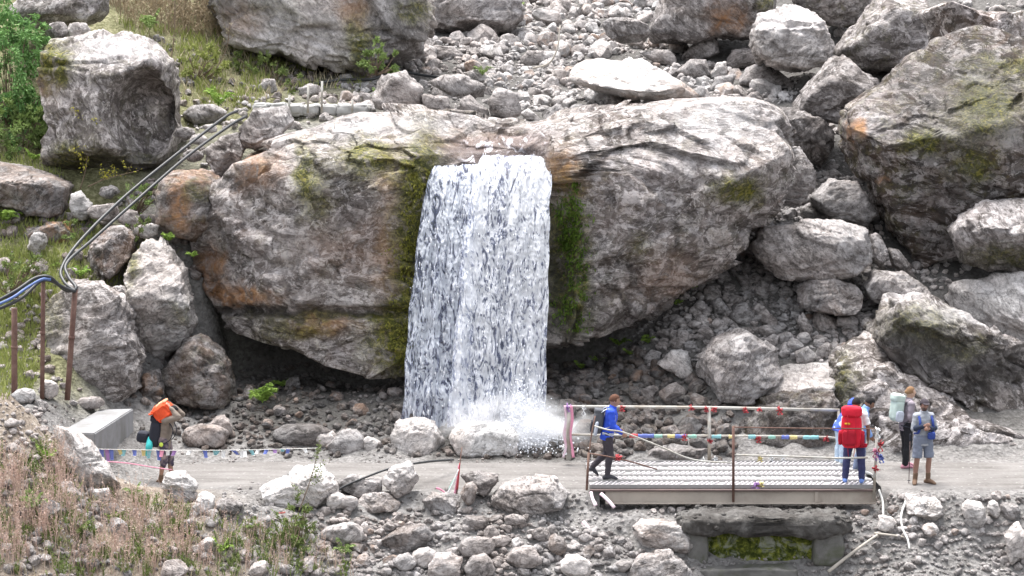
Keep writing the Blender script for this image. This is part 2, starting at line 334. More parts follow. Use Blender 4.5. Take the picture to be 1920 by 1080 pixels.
for x0, x1 in ((-7.6, 1.75), (7.2, 16)):
    xs = np.arange(x0, x1 + .01, .1); ts = np.linspace(0, 1, 34); A, B = np.meshgrid(xs, ts)
    e0 = -1.58 + .3 * pn(np.stack([xs * .8, xs * 0, xs * 0], 1)) + .07 * pn(np.stack([xs * 3, xs * 0, xs * 0 + 4], 1))
    e1 = 1.75 + .3 * pn(np.stack([xs * .7, xs * 0 + 7, xs * 0], 1)) + .12 * pn(np.stack([xs * 3, xs * 0, xs * 0 + 9], 1))
    Yr = e0[None] * (1 - B) + e1[None] * B; q = np.stack([A.ravel(), Yr.ravel(), A.ravel() * 0], 1)
    Zr = .012 + .022 * pn(q * (.7, 2.4, 1)) + .012 * pn(q * 5) ; Zr -= .7 * (1 - sst(0, .12, np.minimum(B, 1 - B).ravel()))
    Zr = np.where(np.abs(q[:, 1]) < 1.2, np.maximum(Zr, hh(q[:, 0], q[:, 1]) + .004), Zr)
    if x0 < 0: Zr -= .2 * sst(x0 + .6, x0, q[:, 0])
    n0 = len(xs); ii = np.arange(n0 * 34).reshape(34, n0)
    obj("road", np_mesh("road", np.stack([q[:, 0], q[:, 1], Zr], 1), np.stack([ii[:-1, :-1], ii[:-1, 1:], ii[1:, 1:], ii[1:, :-1]], -1).reshape(-1, 4)), RM, kind='structure')
# ------------------------------------------------------------------ boulders from their outlines
POLYS = []; BVHS = {}
def ell(cx, cy, rx, ry, rot=0, n=9, jit=.13):
    a = np.arange(n) * 2 * math.pi / n + RNG.random() * 6; r = 1 + RNG.normal(size=n) * jit; r = np.clip(r, .75, 1.25)
    x, y = rx * r * np.cos(a), ry * r * np.sin(a); c, s = math.cos(R(rot)), math.sin(R(rot))
    return [(cx + c * p - s * q, cy + s * p + c * q) for p, q in zip(x, y)]
def boulder(label, poly, Y=None, D=None, Db=None, k=4, e=.58, tone=1., moss=0., stain=0., lich=.5, cuts=(), scoops=(), patch=(), facets=11, amp=.05, strata=.03, fr=1.3, crack=.035, blocky=.075, bf=3.2, seed=None, name="boulder", cat="boulder", group=None, tilt=.25, chaikin=0, zf=None, sink=0):
    rng = np.random.default_rng(abs(hash((round(poly[0][0]), round(poly[0][1])))) % 9999 if seed is None else seed)
    pts = np.array(poly, float); POLYS.append(pts)
    for _ in range(chaikin): pts = np.stack([.82 * pts + .18 * np.roll(pts, -1, 0), .18 * pts + .82 * np.roll(pts, -1, 0)], 1).reshape(-1, 2)
    x, y = pts.T; x1, y1 = np.roll(x, -1), np.roll(y, -1); cr = x * y1 - x1 * y; A = cr.sum() / 2
    cx, cy = ((x + x1) * cr).sum() / 6 / A, ((y + y1) * cr).sum() / 6 / A
    wpx, hpx = np.ptp(x), np.ptp(y)
    if Y is None:
        b = hit([cx - wpx * .2, cx, cx + wpx * .2], [min(y.max() - .1 * hpx, 1079)] * 3); Yb = np.median(b[:, 1])
        sc = FPX / (Yb - CAMY)
        if D is None: D = .42 * math.sqrt(wpx * hpx) / sc
        Y = Yb + .55 * D - sink
    sc = FPX / (Y - CAMY)
    if D is None: D = .42 * math.sqrt(wpx * hpx) / sc
    if Db is None: Db = D
    C = P(cx, cy, Y); dense = np.concatenate([pts + (np.roll(pts, -1, 0) - pts) * t for t in np.linspace(0, 1, 12, endpoint=False)])
    W = P(dense[:, 0], dense[:, 1], Y) - C; th = np.arctan2(W[:, 2], W[:, 0]); rr = np.hypot(W[:, 0], W[:, 2]); o = np.argsort(th)
    th, rr = th[o], rr[o]; th = np.concatenate([th - 2 * math.pi, th, th + 2 * math.pi]); rr = np.tile(rr, 3)
    d, F = ico(k); T = np.arctan2(d[:, 2], d[:, 0]); s = np.hypot(d[:, 0], d[:, 2])
    rad = np.interp(T, th, rr) * s ** e; dep = np.abs(d[:, 1]) ** e
    V = np.stack([rad * np.cos(T), np.where(d[:, 1] < 0, -D * dep, Db * dep), rad * np.sin(T)], 1)
    size = math.sqrt(wpx * hpx) / sc
    V[:, 1] += tilt * V[:, 2] * D / (hpx / sc) * 1.0            # lean back
    for f in range(facets):
        n = rng.normal(size=3); n[1] = -abs(n[1]) - .5; n /= np.linalg.norm(n)
        q = V @ n; off = q.max() * (rng.uniform(.62, .93) if facets > 6 else rng.uniform(.8, .96)); m = np.maximum(0, q - off); V -= n * m[:, None] * .95
    for c in cuts:
        (ax, ay, aY), n = c[0], np.array(c[1], float); n /= np.linalg.norm(n)
        m = np.maximum(0, (V - (P(ax, ay, aY) - C)) @ n); V -= n * (m * (c[2] if len(c) > 2 else .9))[:, None]
    wpt = V + C
    for (sx, sy, srx, sry, sdep) in scoops:
        ux, uy = proj(wpt); m = np.exp(-(((ux - sx) / srx) ** 2 + ((uy - sy) / sry) ** 2) ** 4) * (d[:, 1] < .1); V[:, 1] += sdep * m
    nrm = d * np.array([1, .8, 1]); nrm /= np.linalg.norm(nrm, axis=1)[:, None]
    off = rng.random(3) * 40; fq = fr / max(size, .25)
    dis = amp * size * (fbm(V * fq * 1.1 + off, 5, .52)) * .8
    sn = np.array([rng.normal() * .25, -.25, 1.]); lay = V @ sn + .18 * size * pn(V * fq * .8 + off + 5)
    q1 = np.stack([lay * 7 / max(size, .4), V[:, 0] * .35 * fq, V[:, 1] * .35 * fq], 1)
    dis = dis + strata * size * (np.abs(fbm(q1 + off, 4, .6)) * 1.6 - .4)
    wp_ = (V + .10 * size * np.stack([pn(V * fq * 2 + off), pn(V * fq * 2 + off + 7), pn(V * fq * 2 + off + 13)], 1)) * np.array([.8, .8, 1.25]) * bf / max(size, .25) + off
    wo, wr_ = worley(wp_); dis = dis + blocky * size * ((wr_[:, 0] - .6) * .55 + (wo * (wr_[:, 1:] - .5) * 2).sum(1) * .55)
    wo, wr_ = worley(wp_ * 2.3 + 5); dis = dis + blocky * .4 * size * ((wr_[:, 0] - .6) * .55 + (wo * (wr_[:, 1:] - .5) * 2).sum(1) * .6)
    ck = np.abs(pn((V * np.array([.8, .8, 1.9]) + .35 * size * pn(V * fq + off)[:, None] * np.array([.3, .3, .5])) * fq * 1.5 + off)); dis = dis - crack * size * (1 - sst(0, .07, ck)) * sst(-.2, .25, pn(V * fq * .7 + off + 9))
    V = V + nrm * dis[:, None]
    me = np_mesh(name, V, F)
    if len(patch):
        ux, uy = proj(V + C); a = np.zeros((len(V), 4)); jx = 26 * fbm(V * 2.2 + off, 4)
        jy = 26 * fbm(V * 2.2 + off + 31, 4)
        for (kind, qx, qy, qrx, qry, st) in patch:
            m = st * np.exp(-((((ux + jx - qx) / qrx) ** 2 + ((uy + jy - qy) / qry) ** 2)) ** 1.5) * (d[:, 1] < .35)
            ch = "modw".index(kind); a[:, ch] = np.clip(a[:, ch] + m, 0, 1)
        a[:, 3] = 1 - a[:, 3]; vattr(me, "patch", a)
    o = obj(name, me, ROCK, loc=C, label=label, cat=cat, group=group); o.color = (tone, moss, stain, lich)
    BVHS[label] = (o, V + C, F); return o
# the great waterfall boulder
MAIN = [(372, 500), (380, 430), (408, 360), (440, 300), (500, 268), (560, 246), (640, 218), (760, 207), (900, 212), (1000, 225), (1120, 205), (1260, 188), (1400, 190), (1450, 215), (1482, 270), (1478, 330), (1440, 385), (1390, 450), (1330, 510), (1260, 560), (1190, 605), (1110, 622), (1000, 628), (900, 640), (790, 668), (720, 670), (640, 655), (560, 630), (470, 604), (425, 585), (408, 562), (380, 540)]
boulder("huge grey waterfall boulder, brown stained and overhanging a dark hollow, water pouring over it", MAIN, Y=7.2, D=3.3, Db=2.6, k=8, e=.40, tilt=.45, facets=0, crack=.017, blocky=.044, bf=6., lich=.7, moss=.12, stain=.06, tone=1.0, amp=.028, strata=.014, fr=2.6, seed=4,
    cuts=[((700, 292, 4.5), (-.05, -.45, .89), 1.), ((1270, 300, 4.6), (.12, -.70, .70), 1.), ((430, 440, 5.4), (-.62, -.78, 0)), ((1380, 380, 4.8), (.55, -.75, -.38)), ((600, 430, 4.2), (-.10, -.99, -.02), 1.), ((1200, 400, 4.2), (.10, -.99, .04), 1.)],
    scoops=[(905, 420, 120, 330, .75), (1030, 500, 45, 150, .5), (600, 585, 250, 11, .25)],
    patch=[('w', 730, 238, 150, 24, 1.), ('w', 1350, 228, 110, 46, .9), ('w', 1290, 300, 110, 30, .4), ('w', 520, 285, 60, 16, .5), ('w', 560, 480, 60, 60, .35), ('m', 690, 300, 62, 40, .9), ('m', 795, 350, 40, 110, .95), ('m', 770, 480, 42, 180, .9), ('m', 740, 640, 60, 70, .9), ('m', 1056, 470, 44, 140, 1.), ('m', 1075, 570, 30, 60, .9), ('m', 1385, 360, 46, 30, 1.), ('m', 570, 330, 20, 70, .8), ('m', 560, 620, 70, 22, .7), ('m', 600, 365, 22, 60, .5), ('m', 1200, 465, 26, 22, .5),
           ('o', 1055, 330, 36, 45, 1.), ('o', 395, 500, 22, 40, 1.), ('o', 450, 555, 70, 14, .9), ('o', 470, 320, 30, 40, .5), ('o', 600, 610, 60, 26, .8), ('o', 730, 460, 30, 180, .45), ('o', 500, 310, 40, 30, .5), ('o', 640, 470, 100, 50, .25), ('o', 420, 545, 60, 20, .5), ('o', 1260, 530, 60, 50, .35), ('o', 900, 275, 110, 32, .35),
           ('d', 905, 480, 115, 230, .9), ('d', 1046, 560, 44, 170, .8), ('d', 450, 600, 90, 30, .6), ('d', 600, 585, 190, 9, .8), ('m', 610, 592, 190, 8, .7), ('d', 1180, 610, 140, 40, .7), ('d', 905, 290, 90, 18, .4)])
boulder("broad pale grey boulder on the wooded slope with a dark scooped hollow in its face", [(88, 90), (100, 72), (140, 68), (172, 56), (220, 52), (270, 68), (300, 95), (320, 120), (328, 190), (332, 250), (325, 285), (295, 320), (270, 340), (200, 348), (125, 325), (95, 300), (85, 270), (105, 240), (90, 200), (75, 150)], Y=8.6, D=1.9, k=6, e=.6, lich=.75, moss=.15, tone=1.02, facets=3, amp=.035, seed=9,
    cuts=[((220, 125, 7.1), (0, -.5, .86)), ((200, 288, 6.9), (0.05, -.35, -.93)), ((110, 200, 7.3), (-.5, -.85, .1))], scoops=[(264, 218, 60, 80, 1.7)], blocky=.03, bf=5.,
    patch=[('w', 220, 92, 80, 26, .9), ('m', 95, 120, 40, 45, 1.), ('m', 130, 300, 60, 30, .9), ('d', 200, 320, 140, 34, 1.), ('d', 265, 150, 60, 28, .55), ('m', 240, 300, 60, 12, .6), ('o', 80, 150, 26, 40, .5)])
boulder("dark brown slab with a thin pale top edge, below the bush", [(-60, 300), (0, 308), (60, 320), (100, 332), (135, 347), (131, 395), (100, 414), (55, 405), (0, 380), (-60, 360)], Y=6.6, D=1.2, k=5, tone=.62, lich=.5, stain=.15, cuts=[((60, 342, 5.6), (0, -.3, .95)), ((60, 370, 5.6), (.1, -.97, -.2))], facets=2, e=.55, seed=3)
boulder("ochre stained low rock beneath the dark brown slab", [(35, 445), (50, 425), (120, 412), (150, 435), (145, 465), (110, 485), (50, 490), (30, 470)], Y=5.6, k=5, tone=.8, stain=.9, moss=.2)
boulder("rust streaked squarish boulder under the two hoses", [(300, 330), (320, 320), (360, 316), (395, 322), (420, 350), (424, 385), (400, 425), (370, 447), (340, 445), (310, 425), (295, 425), (293, 360)], Y=6.3, D=.9, k=5, tone=.78, stain=.25, moss=.25, facets=4, patch=[('o', 335, 395, 26, 45, 1.), ('o', 370, 330, 40, 14, .5), ('m', 380, 360, 26, 20, .5)], cuts=[((350, 345, 5.4), (0, -.4, .9))])
boulder("upright grey rock wedged beside the top of the waterfall boulder", [(385, 280), (415, 255), (450, 247), (458, 280), (445, 320), (425, 345), (400, 320), (385, 300)], Y=7.2, D=.7, k=5, tone=.95, lich=.6)
boulder("blocky grey boulder perched on the waterfall boulder's shoulder", [(452, 236), (480, 205), (540, 197), (548, 230), (530, 255), (480, 283), (453, 278)], Y=7.6, D=.8, k=5, tone=1.0, lich=.3, cuts=[((500, 225, 6.9), (0, -.4, .92))])
boulder("brown and white rock below the hoses' lower bend", [(170, 450), (200, 427), (225, 425), (252, 445), (246, 480), (215, 520), (175, 530), (160, 490)], Y=5.0, D=.8, k=5, tone=.8, lich=.9, stain=.25)
boulder("tall leaning boulder with a white weathered upper face", [(250, 470), (275, 445), (305, 455), (340, 500), (360, 560), (366, 610), (350, 640), (290, 694), (262, 660), (240, 560), (236, 520)], Y=4.7, D=1.1, k=6, tone=1.25, lich=.45, moss=.05, facets=3, cuts=[((300, 562, 3.7), (.1, -.75, .62)), ((300, 562, 3.7), (0, -.82, -.55))], patch=[('m', 248, 500, 16, 44, .8), ('m', 335, 590, 20, 22, .5)], seed=31)
boulder("broad grey boulder behind the rusty posts", [(85, 570), (130, 532), (180, 530), (230, 555), (250, 600), (268, 660), (266, 725), (230, 758), (170, 750), (115, 710), (80, 650)], Y=3.3, D=1.0, k=6, tone=1.08, lich=.55, facets=3, seed=22, patch=[('d', 120, 690, 50, 40, .3), ('m', 90, 610, 30, 60, .6)])
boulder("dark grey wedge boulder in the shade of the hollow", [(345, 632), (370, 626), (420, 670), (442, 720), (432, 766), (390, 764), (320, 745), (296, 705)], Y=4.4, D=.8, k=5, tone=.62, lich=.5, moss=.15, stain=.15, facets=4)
boulder("small brown rock between the tall leaning boulder and the road", [(268, 700), (298, 690), (306, 740), (282, 760), (258, 745)], Y=3.6, D=.35, k=4, tone=.6, stain=.3)
boulder("rounded grey rock beside the white one on the slope's top", [(85, 62), (100, 42), (115, 40), (128, 58), (124, 74), (100, 80)], Y=10.6, D=.5, k=4, tone=1.)
boulder("bright white rock atop the scooped boulder", [(128, 48), (140, 42), (160, 43), (169, 58), (155, 66), (133, 71)], Y=10.2, D=.4, k=4, tone=1.35, lich=.2)
boulder("pale rock mass on the wooded slope above the scooped boulder", [(20, 30), (60, -20), (140, -30), (200, -10), (196, 25), (170, 45), (90, 62), (50, 50)], Y=13, D=1.5, k=5, tone=1.1, lich=.6, moss=.1, facets=5)
# top edge
boulder("great pale cliff rock with pink and mossy streaks at the top of the stream", [(385, 20), (400, -120), (560, -180), (700, -180), (800, -120), (803, 55), (795, 105), (690, 128), (640, 138), (560, 120), (470, 98), (430, 72)], Y=15.6, D=1.9, Db=3., k=7, e=.36, tone=1.2, lich=.5, moss=.08, amp=.04, facets=4, seed=12, bf=5., cuts=[((700, 60, 13.9), (.55, -.83, .05))], patch=[('w', 560, 60, 110, 50, .6), ('m', 670, 90, 32, 60, .9), ('m', 780, 20, 40, 30, .8), ('o', 660, 20, 26, 40, .7), ('d', 745, 70, 50, 70, .7), ('d', 420, 20, 40, 60, .5), ('m', 500, 20, 60, 20, .3), ('o', 450, 30, 40, 40, .4)])
boulder("layered pale grey outcrop beside the cliff rock", [(805, 70), (795, 20), (830, -40), (930, -50), (975, -10), (985, 30), (960, 66), (900, 72), (840, 78)], Y=24, D=1.8, k=5, tone=1.02, lich=.4, strata=.05)
boulder("long white water-worn slab lying in the stream bed", [(1068, 152), (1080, 122), (1110, 108), (1180, 106), (1230, 125), (1275, 150), (1312, 176), (1300, 190), (1180, 188), (1120, 172)], Y=13.5, D=1.4, k=5, e=.8, tone=1.5, lich=.15, stain=.1, facets=2, patch=[('o', 1285, 170, 40, 16, .4), ('o', 1200, 188, 90, 6, .4)], cuts=[((1180, 150, 12.6), (0, -.55, .83))])
boulder("flat topped dark sided rock in the upper stream", [(1126, 45), (1145, 32), (1190, 36), (1216, 46), (1215, 78), (1165, 80), (1140, 70)], Y=20, k=5, tone=.85, lich=.4, cuts=[((1170, 48, 19.3), (0, -.35, .93))])
boulder("big angular block with an orange scar on its face", [(1213, 58), (1235, 10), (1250, -60), (1440, -70), (1448, 20), (1405, 75), (1330, 72), (1285, 82), (1228, 78)], Y=21.5, D=2, k=5, tone=.95, lich=.6, patch=[('o', 1362, 30, 34, 26, 1.), ('d', 1250, 62, 40, 20, .5), ('m', 1440, 5, 24, 10, .8)], cuts=[((1300, 20, 19.8), (-.5, -.8, .2))], facets=4)
boulder("white topped block with a dark shaded front above the stream", [(1408, 62), (1425, 25), (1480, 9), (1512, 15), (1545, 45), (1570, 85), (1552, 118), (1500, 135), (1440, 127), (1414, 104)], Y=17, D=1.5, k=6, e=.6, tone=1.22, lich=.5, facets=2, cuts=[((1470, 62, 15.7), (-.05, -.45, .9)), ((1470, 62, 15.7), (-.1, -.95, -.25)), ((1540, 70, 16), (.75, -.6, .2))], patch=[('w', 1475, 40, 70, 24, 1.), ('d', 1455, 90, 50, 30, .35)])
boulder("mossy layered ledge at the top behind the white topped block", [(1490, 5), (1500, -50), (1640, -60), (1640, 10), (1605, 45), (1560, 52), (1515, 20)], Y=21, D=1.6, k=5, tone=.95, lich=.5, moss=.35)
boulder("green grey lichened crag with a brushy foot", [(1568, 95), (1600, 45), (1640, 5), (1690, -20), (1735, 0), (1745, 60), (1738, 105), (1700, 135), (1640, 135), (1590, 130)], Y=18, D=1.6, k=5, tone=.95, lich=.7, moss=.22, facets=5)
boulder("white streaked boulder above the giant mossy boulder", [(1735, 20), (1770, 5), (1850, 25), (1960, 20), (1960, 130), (1840, 130), (1760, 110)], Y=13.2, D=1.6, k=5, tone=1.1, lich=.9, moss=.1, stain=.1)
boulder("giant dark boulder with moss and white lichen on its sloping top", [(1578, 240), (1600, 200), (1640, 168), (1700, 122), (1770, 75), (1850, 55), (1950, 80), (2010, 200), (2010, 370), (1900, 395), (1840, 410), (1800, 445), (1770, 474), (1712, 499), (1690, 484), (1650, 405), (1620, 345), (1595, 305)], Y=8.9, D=2.1, k=7, e=.5, tone=.55, lich=1.0, moss=.25, stain=.08, facets=0, crack=.006, blocky=.035, bf=5., amp=.03, seed=6, fr=2.,
    cuts=[((1720, 262, 7.0), (-.22, -.58, .78), 1.), ((1720, 262, 7.0), (-.1, -.97, -.18), 1.), ((1650, 330, 7.4), (-.8, -.55, -.2), 1.)],
    patch=[('m', 1850, 200, 70, 60, .85), ('m', 1740, 265, 50, 26, .8), ('m', 1830, 310, 40, 30, .9), ('m', 1880, 120, 60, 14, .7), ('o', 1605, 245, 18, 20, .9), ('d', 1800, 180, 150, 90, .6), ('w', 1640, 230, 50, 30, .5), ('w', 1830, 150, 26, 16, .9), ('w', 1780, 250, 20, 12, .8), ('w', 1900, 250, 30, 30, .6), ('d', 1790, 360, 120, 60, .4), ('d', 1760, 450, 60, 40, .5), ('o', 1660, 345, 14, 12, .7)])
boulder("dark chunky block leaning on the giant mossy boulder", [(1490, 205), (1502, 178), (1560, 110), (1580, 104), (1640, 148), (1640, 168), (1592, 210), (1570, 232), (1520, 220)], Y=11.8, D=1.1, k=5, tone=.8, lich=.6, facets=3, cuts=[((1560, 165, 10.8), (-.1, -.9, -.35)), ((1575, 140, 10.8), (.2, -.5, .85))])
boulder("dark slanting rock in the gap behind the waterfall boulder", [(1450, 205), (1500, 203), (1550, 225), (1567, 255), (1542, 312), (1500, 295), (1462, 235)], Y=11.2, D=.9, k=5, tone=.62, lich=.6)
boulder("smooth grey boulder tucked against the waterfall boulder's end", [(1460, 285), (1500, 273), (1527, 320), (1522, 352), (1490, 387), (1452, 382), (1446, 340)], Y=7.8, D=.9, k=5, tone=.98, lich=.4, facets=3)
boulder("oval grey boulder at the foot of the giant mossy boulder", [(1518, 370), (1560, 336), (1612, 343), (1642, 400), (1622, 422), (1560, 410), (1524, 388)], Y=8.6, D=.7, k=5, tone=.95, lich=.25, facets=3)
boulder("flat pale pinkish block lying across the scree", [(1410, 458), (1430, 425), (1500, 418), (1570, 412), (1627, 430), (1630, 490), (1600, 515), (1520, 531), (1460, 522), (1425, 492)], Y=6.6, D=.95, k=6, e=.55, tone=1.08, lich=.2, facets=2, cuts=[((1530, 440, 5.7), (0, -.45, .9))], strata=.03)
boulder("small upright stone beside the flat pinkish block", [(1632, 440), (1650, 437), (1667, 470), (1652, 503), (1634, 497)], Y=6.9, D=.3, k=4, tone=.9)
boulder("tilted oblong stone under the giant mossy boulder's tip", [(1666, 465), (1684, 468), (1712, 502), (1696, 517), (1674, 497)], Y=7.0, D=.3, k=4, tone=.9)
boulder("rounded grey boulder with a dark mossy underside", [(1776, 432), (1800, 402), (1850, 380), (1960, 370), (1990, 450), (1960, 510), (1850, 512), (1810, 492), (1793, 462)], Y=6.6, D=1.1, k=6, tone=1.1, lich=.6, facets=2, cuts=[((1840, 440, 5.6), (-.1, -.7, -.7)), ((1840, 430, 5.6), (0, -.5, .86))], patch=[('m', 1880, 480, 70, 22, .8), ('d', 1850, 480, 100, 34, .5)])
boulder("grey brown rock beneath the flat pinkish block", [(1488, 545), (1520, 525), (1572, 520), (1612, 540), (1622, 572), (1600, 592), (1500, 578)], Y=5.7, D=.7, k=5, tone=.8, lich=.3, stain=.1)
boulder("bluish grey boulder between the flat block and the huge slanted rock", [(1622, 540), (1640, 510), (1700, 513), (1742, 540), (1752, 575), (1690, 586), (1635, 565)], Y=5.9, D=.7, k=5, tone=1.05, lich=.25)
boulder("smooth pale boulder behind the huge slanted rock", [(1765, 562), (1800, 530), (1870, 514), (1960, 508), (1990, 600), (1960, 670), (1860, 625), (1790, 590)], Y=6.0, D=1.1, k=5, tone=1.3, lich=.3)
boulder("huge slanted slab with brown moss on its dark flank and a white upper edge", [(1628, 620), (1662, 553), (1720, 545), (1800, 576), (1990, 675), (2050, 850), (1900, 840), (1810, 775), (1735, 720), (1665, 690)], Y=4.6, D=1.3, k=7, e=.45, tone=.8, lich=.8, moss=.1, facets=0, amp=.03, seed=17, fr=2.,
    cuts=[((1750, 600, 3.8), (.25, -.62, .75)), ((1750, 640, 3.6), (.2, -.9, .1))],
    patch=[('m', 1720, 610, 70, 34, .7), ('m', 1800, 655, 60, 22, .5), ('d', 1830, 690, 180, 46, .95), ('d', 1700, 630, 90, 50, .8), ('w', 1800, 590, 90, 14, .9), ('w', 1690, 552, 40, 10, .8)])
boulder("pale creased rock slope below the slanted slab, behind the resting hikers", [(1556, 760), (1560, 705), (1590, 660), (1630, 620), (1680, 640), (1735, 715), (1820, 775), (2040, 840), (2070, 890), (1900, 880), (1800, 870), (1650, 872), (1575, 845)], Y=3.9, D=1.4, k=7, e=.45, tone=.98, lich=.9, facets=2, amp=.045, seed=23, fr=2.6, crack=.03,
    cuts=[((1700, 760, 3.0), (.1, -.6, .79), .8), ((1600, 740, 3.2), (-.75, -.62, .1))], patch=[('m', 1585, 720, 24, 60, .7), ('d', 1590, 760, 34, 70, .6), ('d', 1880, 815, 50, 16, .6)])
boulder("low creased pale rock at the road's edge beyond the resting hikers", [(1690, 868), (1720, 815), (1790, 775), (1870, 800), (1990, 850), (2000, 876), (1850, 876)], Y=3.3, D=.8, k=6, e=.5, tone=1.15, lich=.75, facets=2, amp=.045, fr=2.4)
boulder("blue grey boulder above the bridge railing", [(1308, 668), (1340, 634), (1400, 624), (1448, 650), (1467, 700), (1440, 732), (1390, 758), (1335, 745), (1308, 700)], Y=4.1, D=.9, k=6, tone=1.05, lich=.3, facets=3, seed=8)
boulder("pale flat slab resting on the dark boulder by the railing", [(1415, 745), (1440, 708), (1482, 688), (1572, 683), (1574, 722), (1520, 745), (1450, 765)], Y=4.1, D=.8, k=5, tone=1.25, lich=.15, facets=2, cuts=[((1490, 722, 3.5), (0, -.35, .93))])
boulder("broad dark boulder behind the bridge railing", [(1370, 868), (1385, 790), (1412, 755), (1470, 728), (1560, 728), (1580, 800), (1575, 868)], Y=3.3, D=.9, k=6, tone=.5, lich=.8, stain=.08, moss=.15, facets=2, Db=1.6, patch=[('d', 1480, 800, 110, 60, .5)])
boulder("long low grey rock at the back edge of the footbridge", [(1168, 868), (1190, 845), (1260, 838), (1330, 842), (1338, 866), (1280, 878), (1180, 878)], Y=2.0, D=.45, k=5, tone=.8, lich=.2)
boulder("white bean shaped stone on the scree", [(1234, 682), (1258, 656), (1290, 658), (1300, 695), (1284, 718), (1262, 700)], k=4, tone=1.35, lich=.1, name="stone", cat="stone", facets=2)
# around the road
boulder("large rounded white boulder at the water's edge", [(731, 816), (745, 791), (780, 781), (815, 793), (836, 828), (822, 851), (775, 854), (740, 848)], Y=2.5, D=.5, k=5, tone=1.4, lich=.25, facets=3, amp=.04)
boulder("flat white block in the splash of the waterfall", [(841, 822), (855, 797), (900, 791), (950, 794), (973, 815), (974, 852), (860, 853)], Y=2.35, D=.45, k=5, e=.5, tone=1.5, lich=.1, facets=2, amp=.03)
boulder("biggest pale oblong boulder on the near edge of the road", [(920, 940), (938, 911), (1000, 896), (1042, 899), (1064, 924), (1056, 946), (992, 967), (948, 963)], k=6, tone=1.15, lich=.2, facets=4, amp=.04, Y=-1.75, D=.6)
boulder("grey wedge boulder next to the ribbon stick", [(860, 892), (898, 884), (934, 892), (936, 916), (906, 934), (880, 916)], k=5, tone=1.0, lich=.2, Y=-1.7)
boulder("flat tan stone below the ribbon stick", [(789, 942), (810, 925), (865, 929), (872, 950), (860, 963), (800, 963)], k=5, tone=1.05, lich=.1, stain=.12, Y=-2.0)
boulder("angular buff boulder under the black hose end", [(666, 947), (680, 928), (720, 922), (752, 945), (732, 971), (700, 978)], k=5, tone=1.05, lich=.15, facets=8, stain=.08, Y=-2.0)
boulder("pointed white boulder behind the buff one", [(714, 902), (730, 880), (766, 867), (789, 900), (776, 926), (740, 931)], k=5, tone=1.25, lich=.15, facets=8, Y=-1.65)
boulder("low grey slab touched by the black hose", [(628, 905), (660, 890), (716, 898), (718, 928), (660, 934), (632, 925)], k=5, tone=1.0, lich=.2, Y=-1.6)
boulder("largest bright white boulder beside the thin sapling", [(490, 912), (540, 895), (552, 878), (602, 875), (632, 910), (640, 945), (600, 957), (560, 946), (500, 946)], k=6, tone=1.5, lich=.15, facets=7, Y=-1.9, D=.6)
boulder("rounded white rock hiding the porter's feet", [(300, 912), (310, 890), (345, 884), (372, 910), (362, 924), (310, 928)], k=5, tone=1.4, lich=.15, Y=-2.2, D=.35)
boulder("upright white block on the dry bank", [(374, 925), (384, 921), (402, 930), (400, 956), (377, 971), (364, 950)], k=4, tone=1.45, lich=.1, Y=-2.6, D=.25)
boulder("long grey slab slanting down the dry bank", [(95, 800), (125, 800), (165, 830), (205, 880), (232, 928), (205, 938), (165, 905), (125, 860), (100, 825)], k=5, tone=1.3, lich=.3, e=.5, Y=-3.15, D=.45, stain=.06)
boulder("pale pink flat stone in the dry grass", [(95, 905), (130, 902), (155, 930), (150, 950), (115, 935)], k=4, tone=1.1, lich=.1, stain=.1, Y=-3.9, D=.2)
boulder("white angular rock jutting from the bank beyond the bridge", [(1696, 962), (1700, 929), (1760, 934), (1772, 968), (1722, 981)], k=5, tone=1.35, lich=.35, Y=-1.95, D=.4)
boulder("wedge of white rock below the far road edge", [(1803, 955), (1815, 940), (1845, 945), (1848, 975), (1830, 1002), (1812, 990)], k=4, tone=1.3, lich=.2, Y=-2.1, D=.3)
boulder("buff angular stone by the picture's far edge of the road", [(1872, 965), (1880, 942), (1908, 948), (1918, 965), (1895, 980)], k=4, tone=1.1, lich=.1, Y=-2.0, D=.25)
boulder("tan block above the mossy wall", [(1170, 1000), (1200, 978), (1290, 982), (1306, 1010), (1282, 1037), (1200, 1030)], k=5, tone=1.2, lich=.1, stain=.18, Y=-2.5, D=.5, e=.55)
boulder("large grey boulder at the lower edge beside the mossy wall", [(1165, 1085), (1200, 1042), (1258, 1034), (1302, 1075), (1310, 1140), (1180, 1140)], k=5, tone=1.1, lich=.3, Y=-3.3, D=.5)
boulder("dark flat slab overhanging a shadow on the near bank", [(705, 1020), (740, 995), (790, 985), (815, 1005), (800, 1025), (750, 1032)], k=5, tone=.8, lich=.1, stain=.1, Y=-2.9, D=.45)
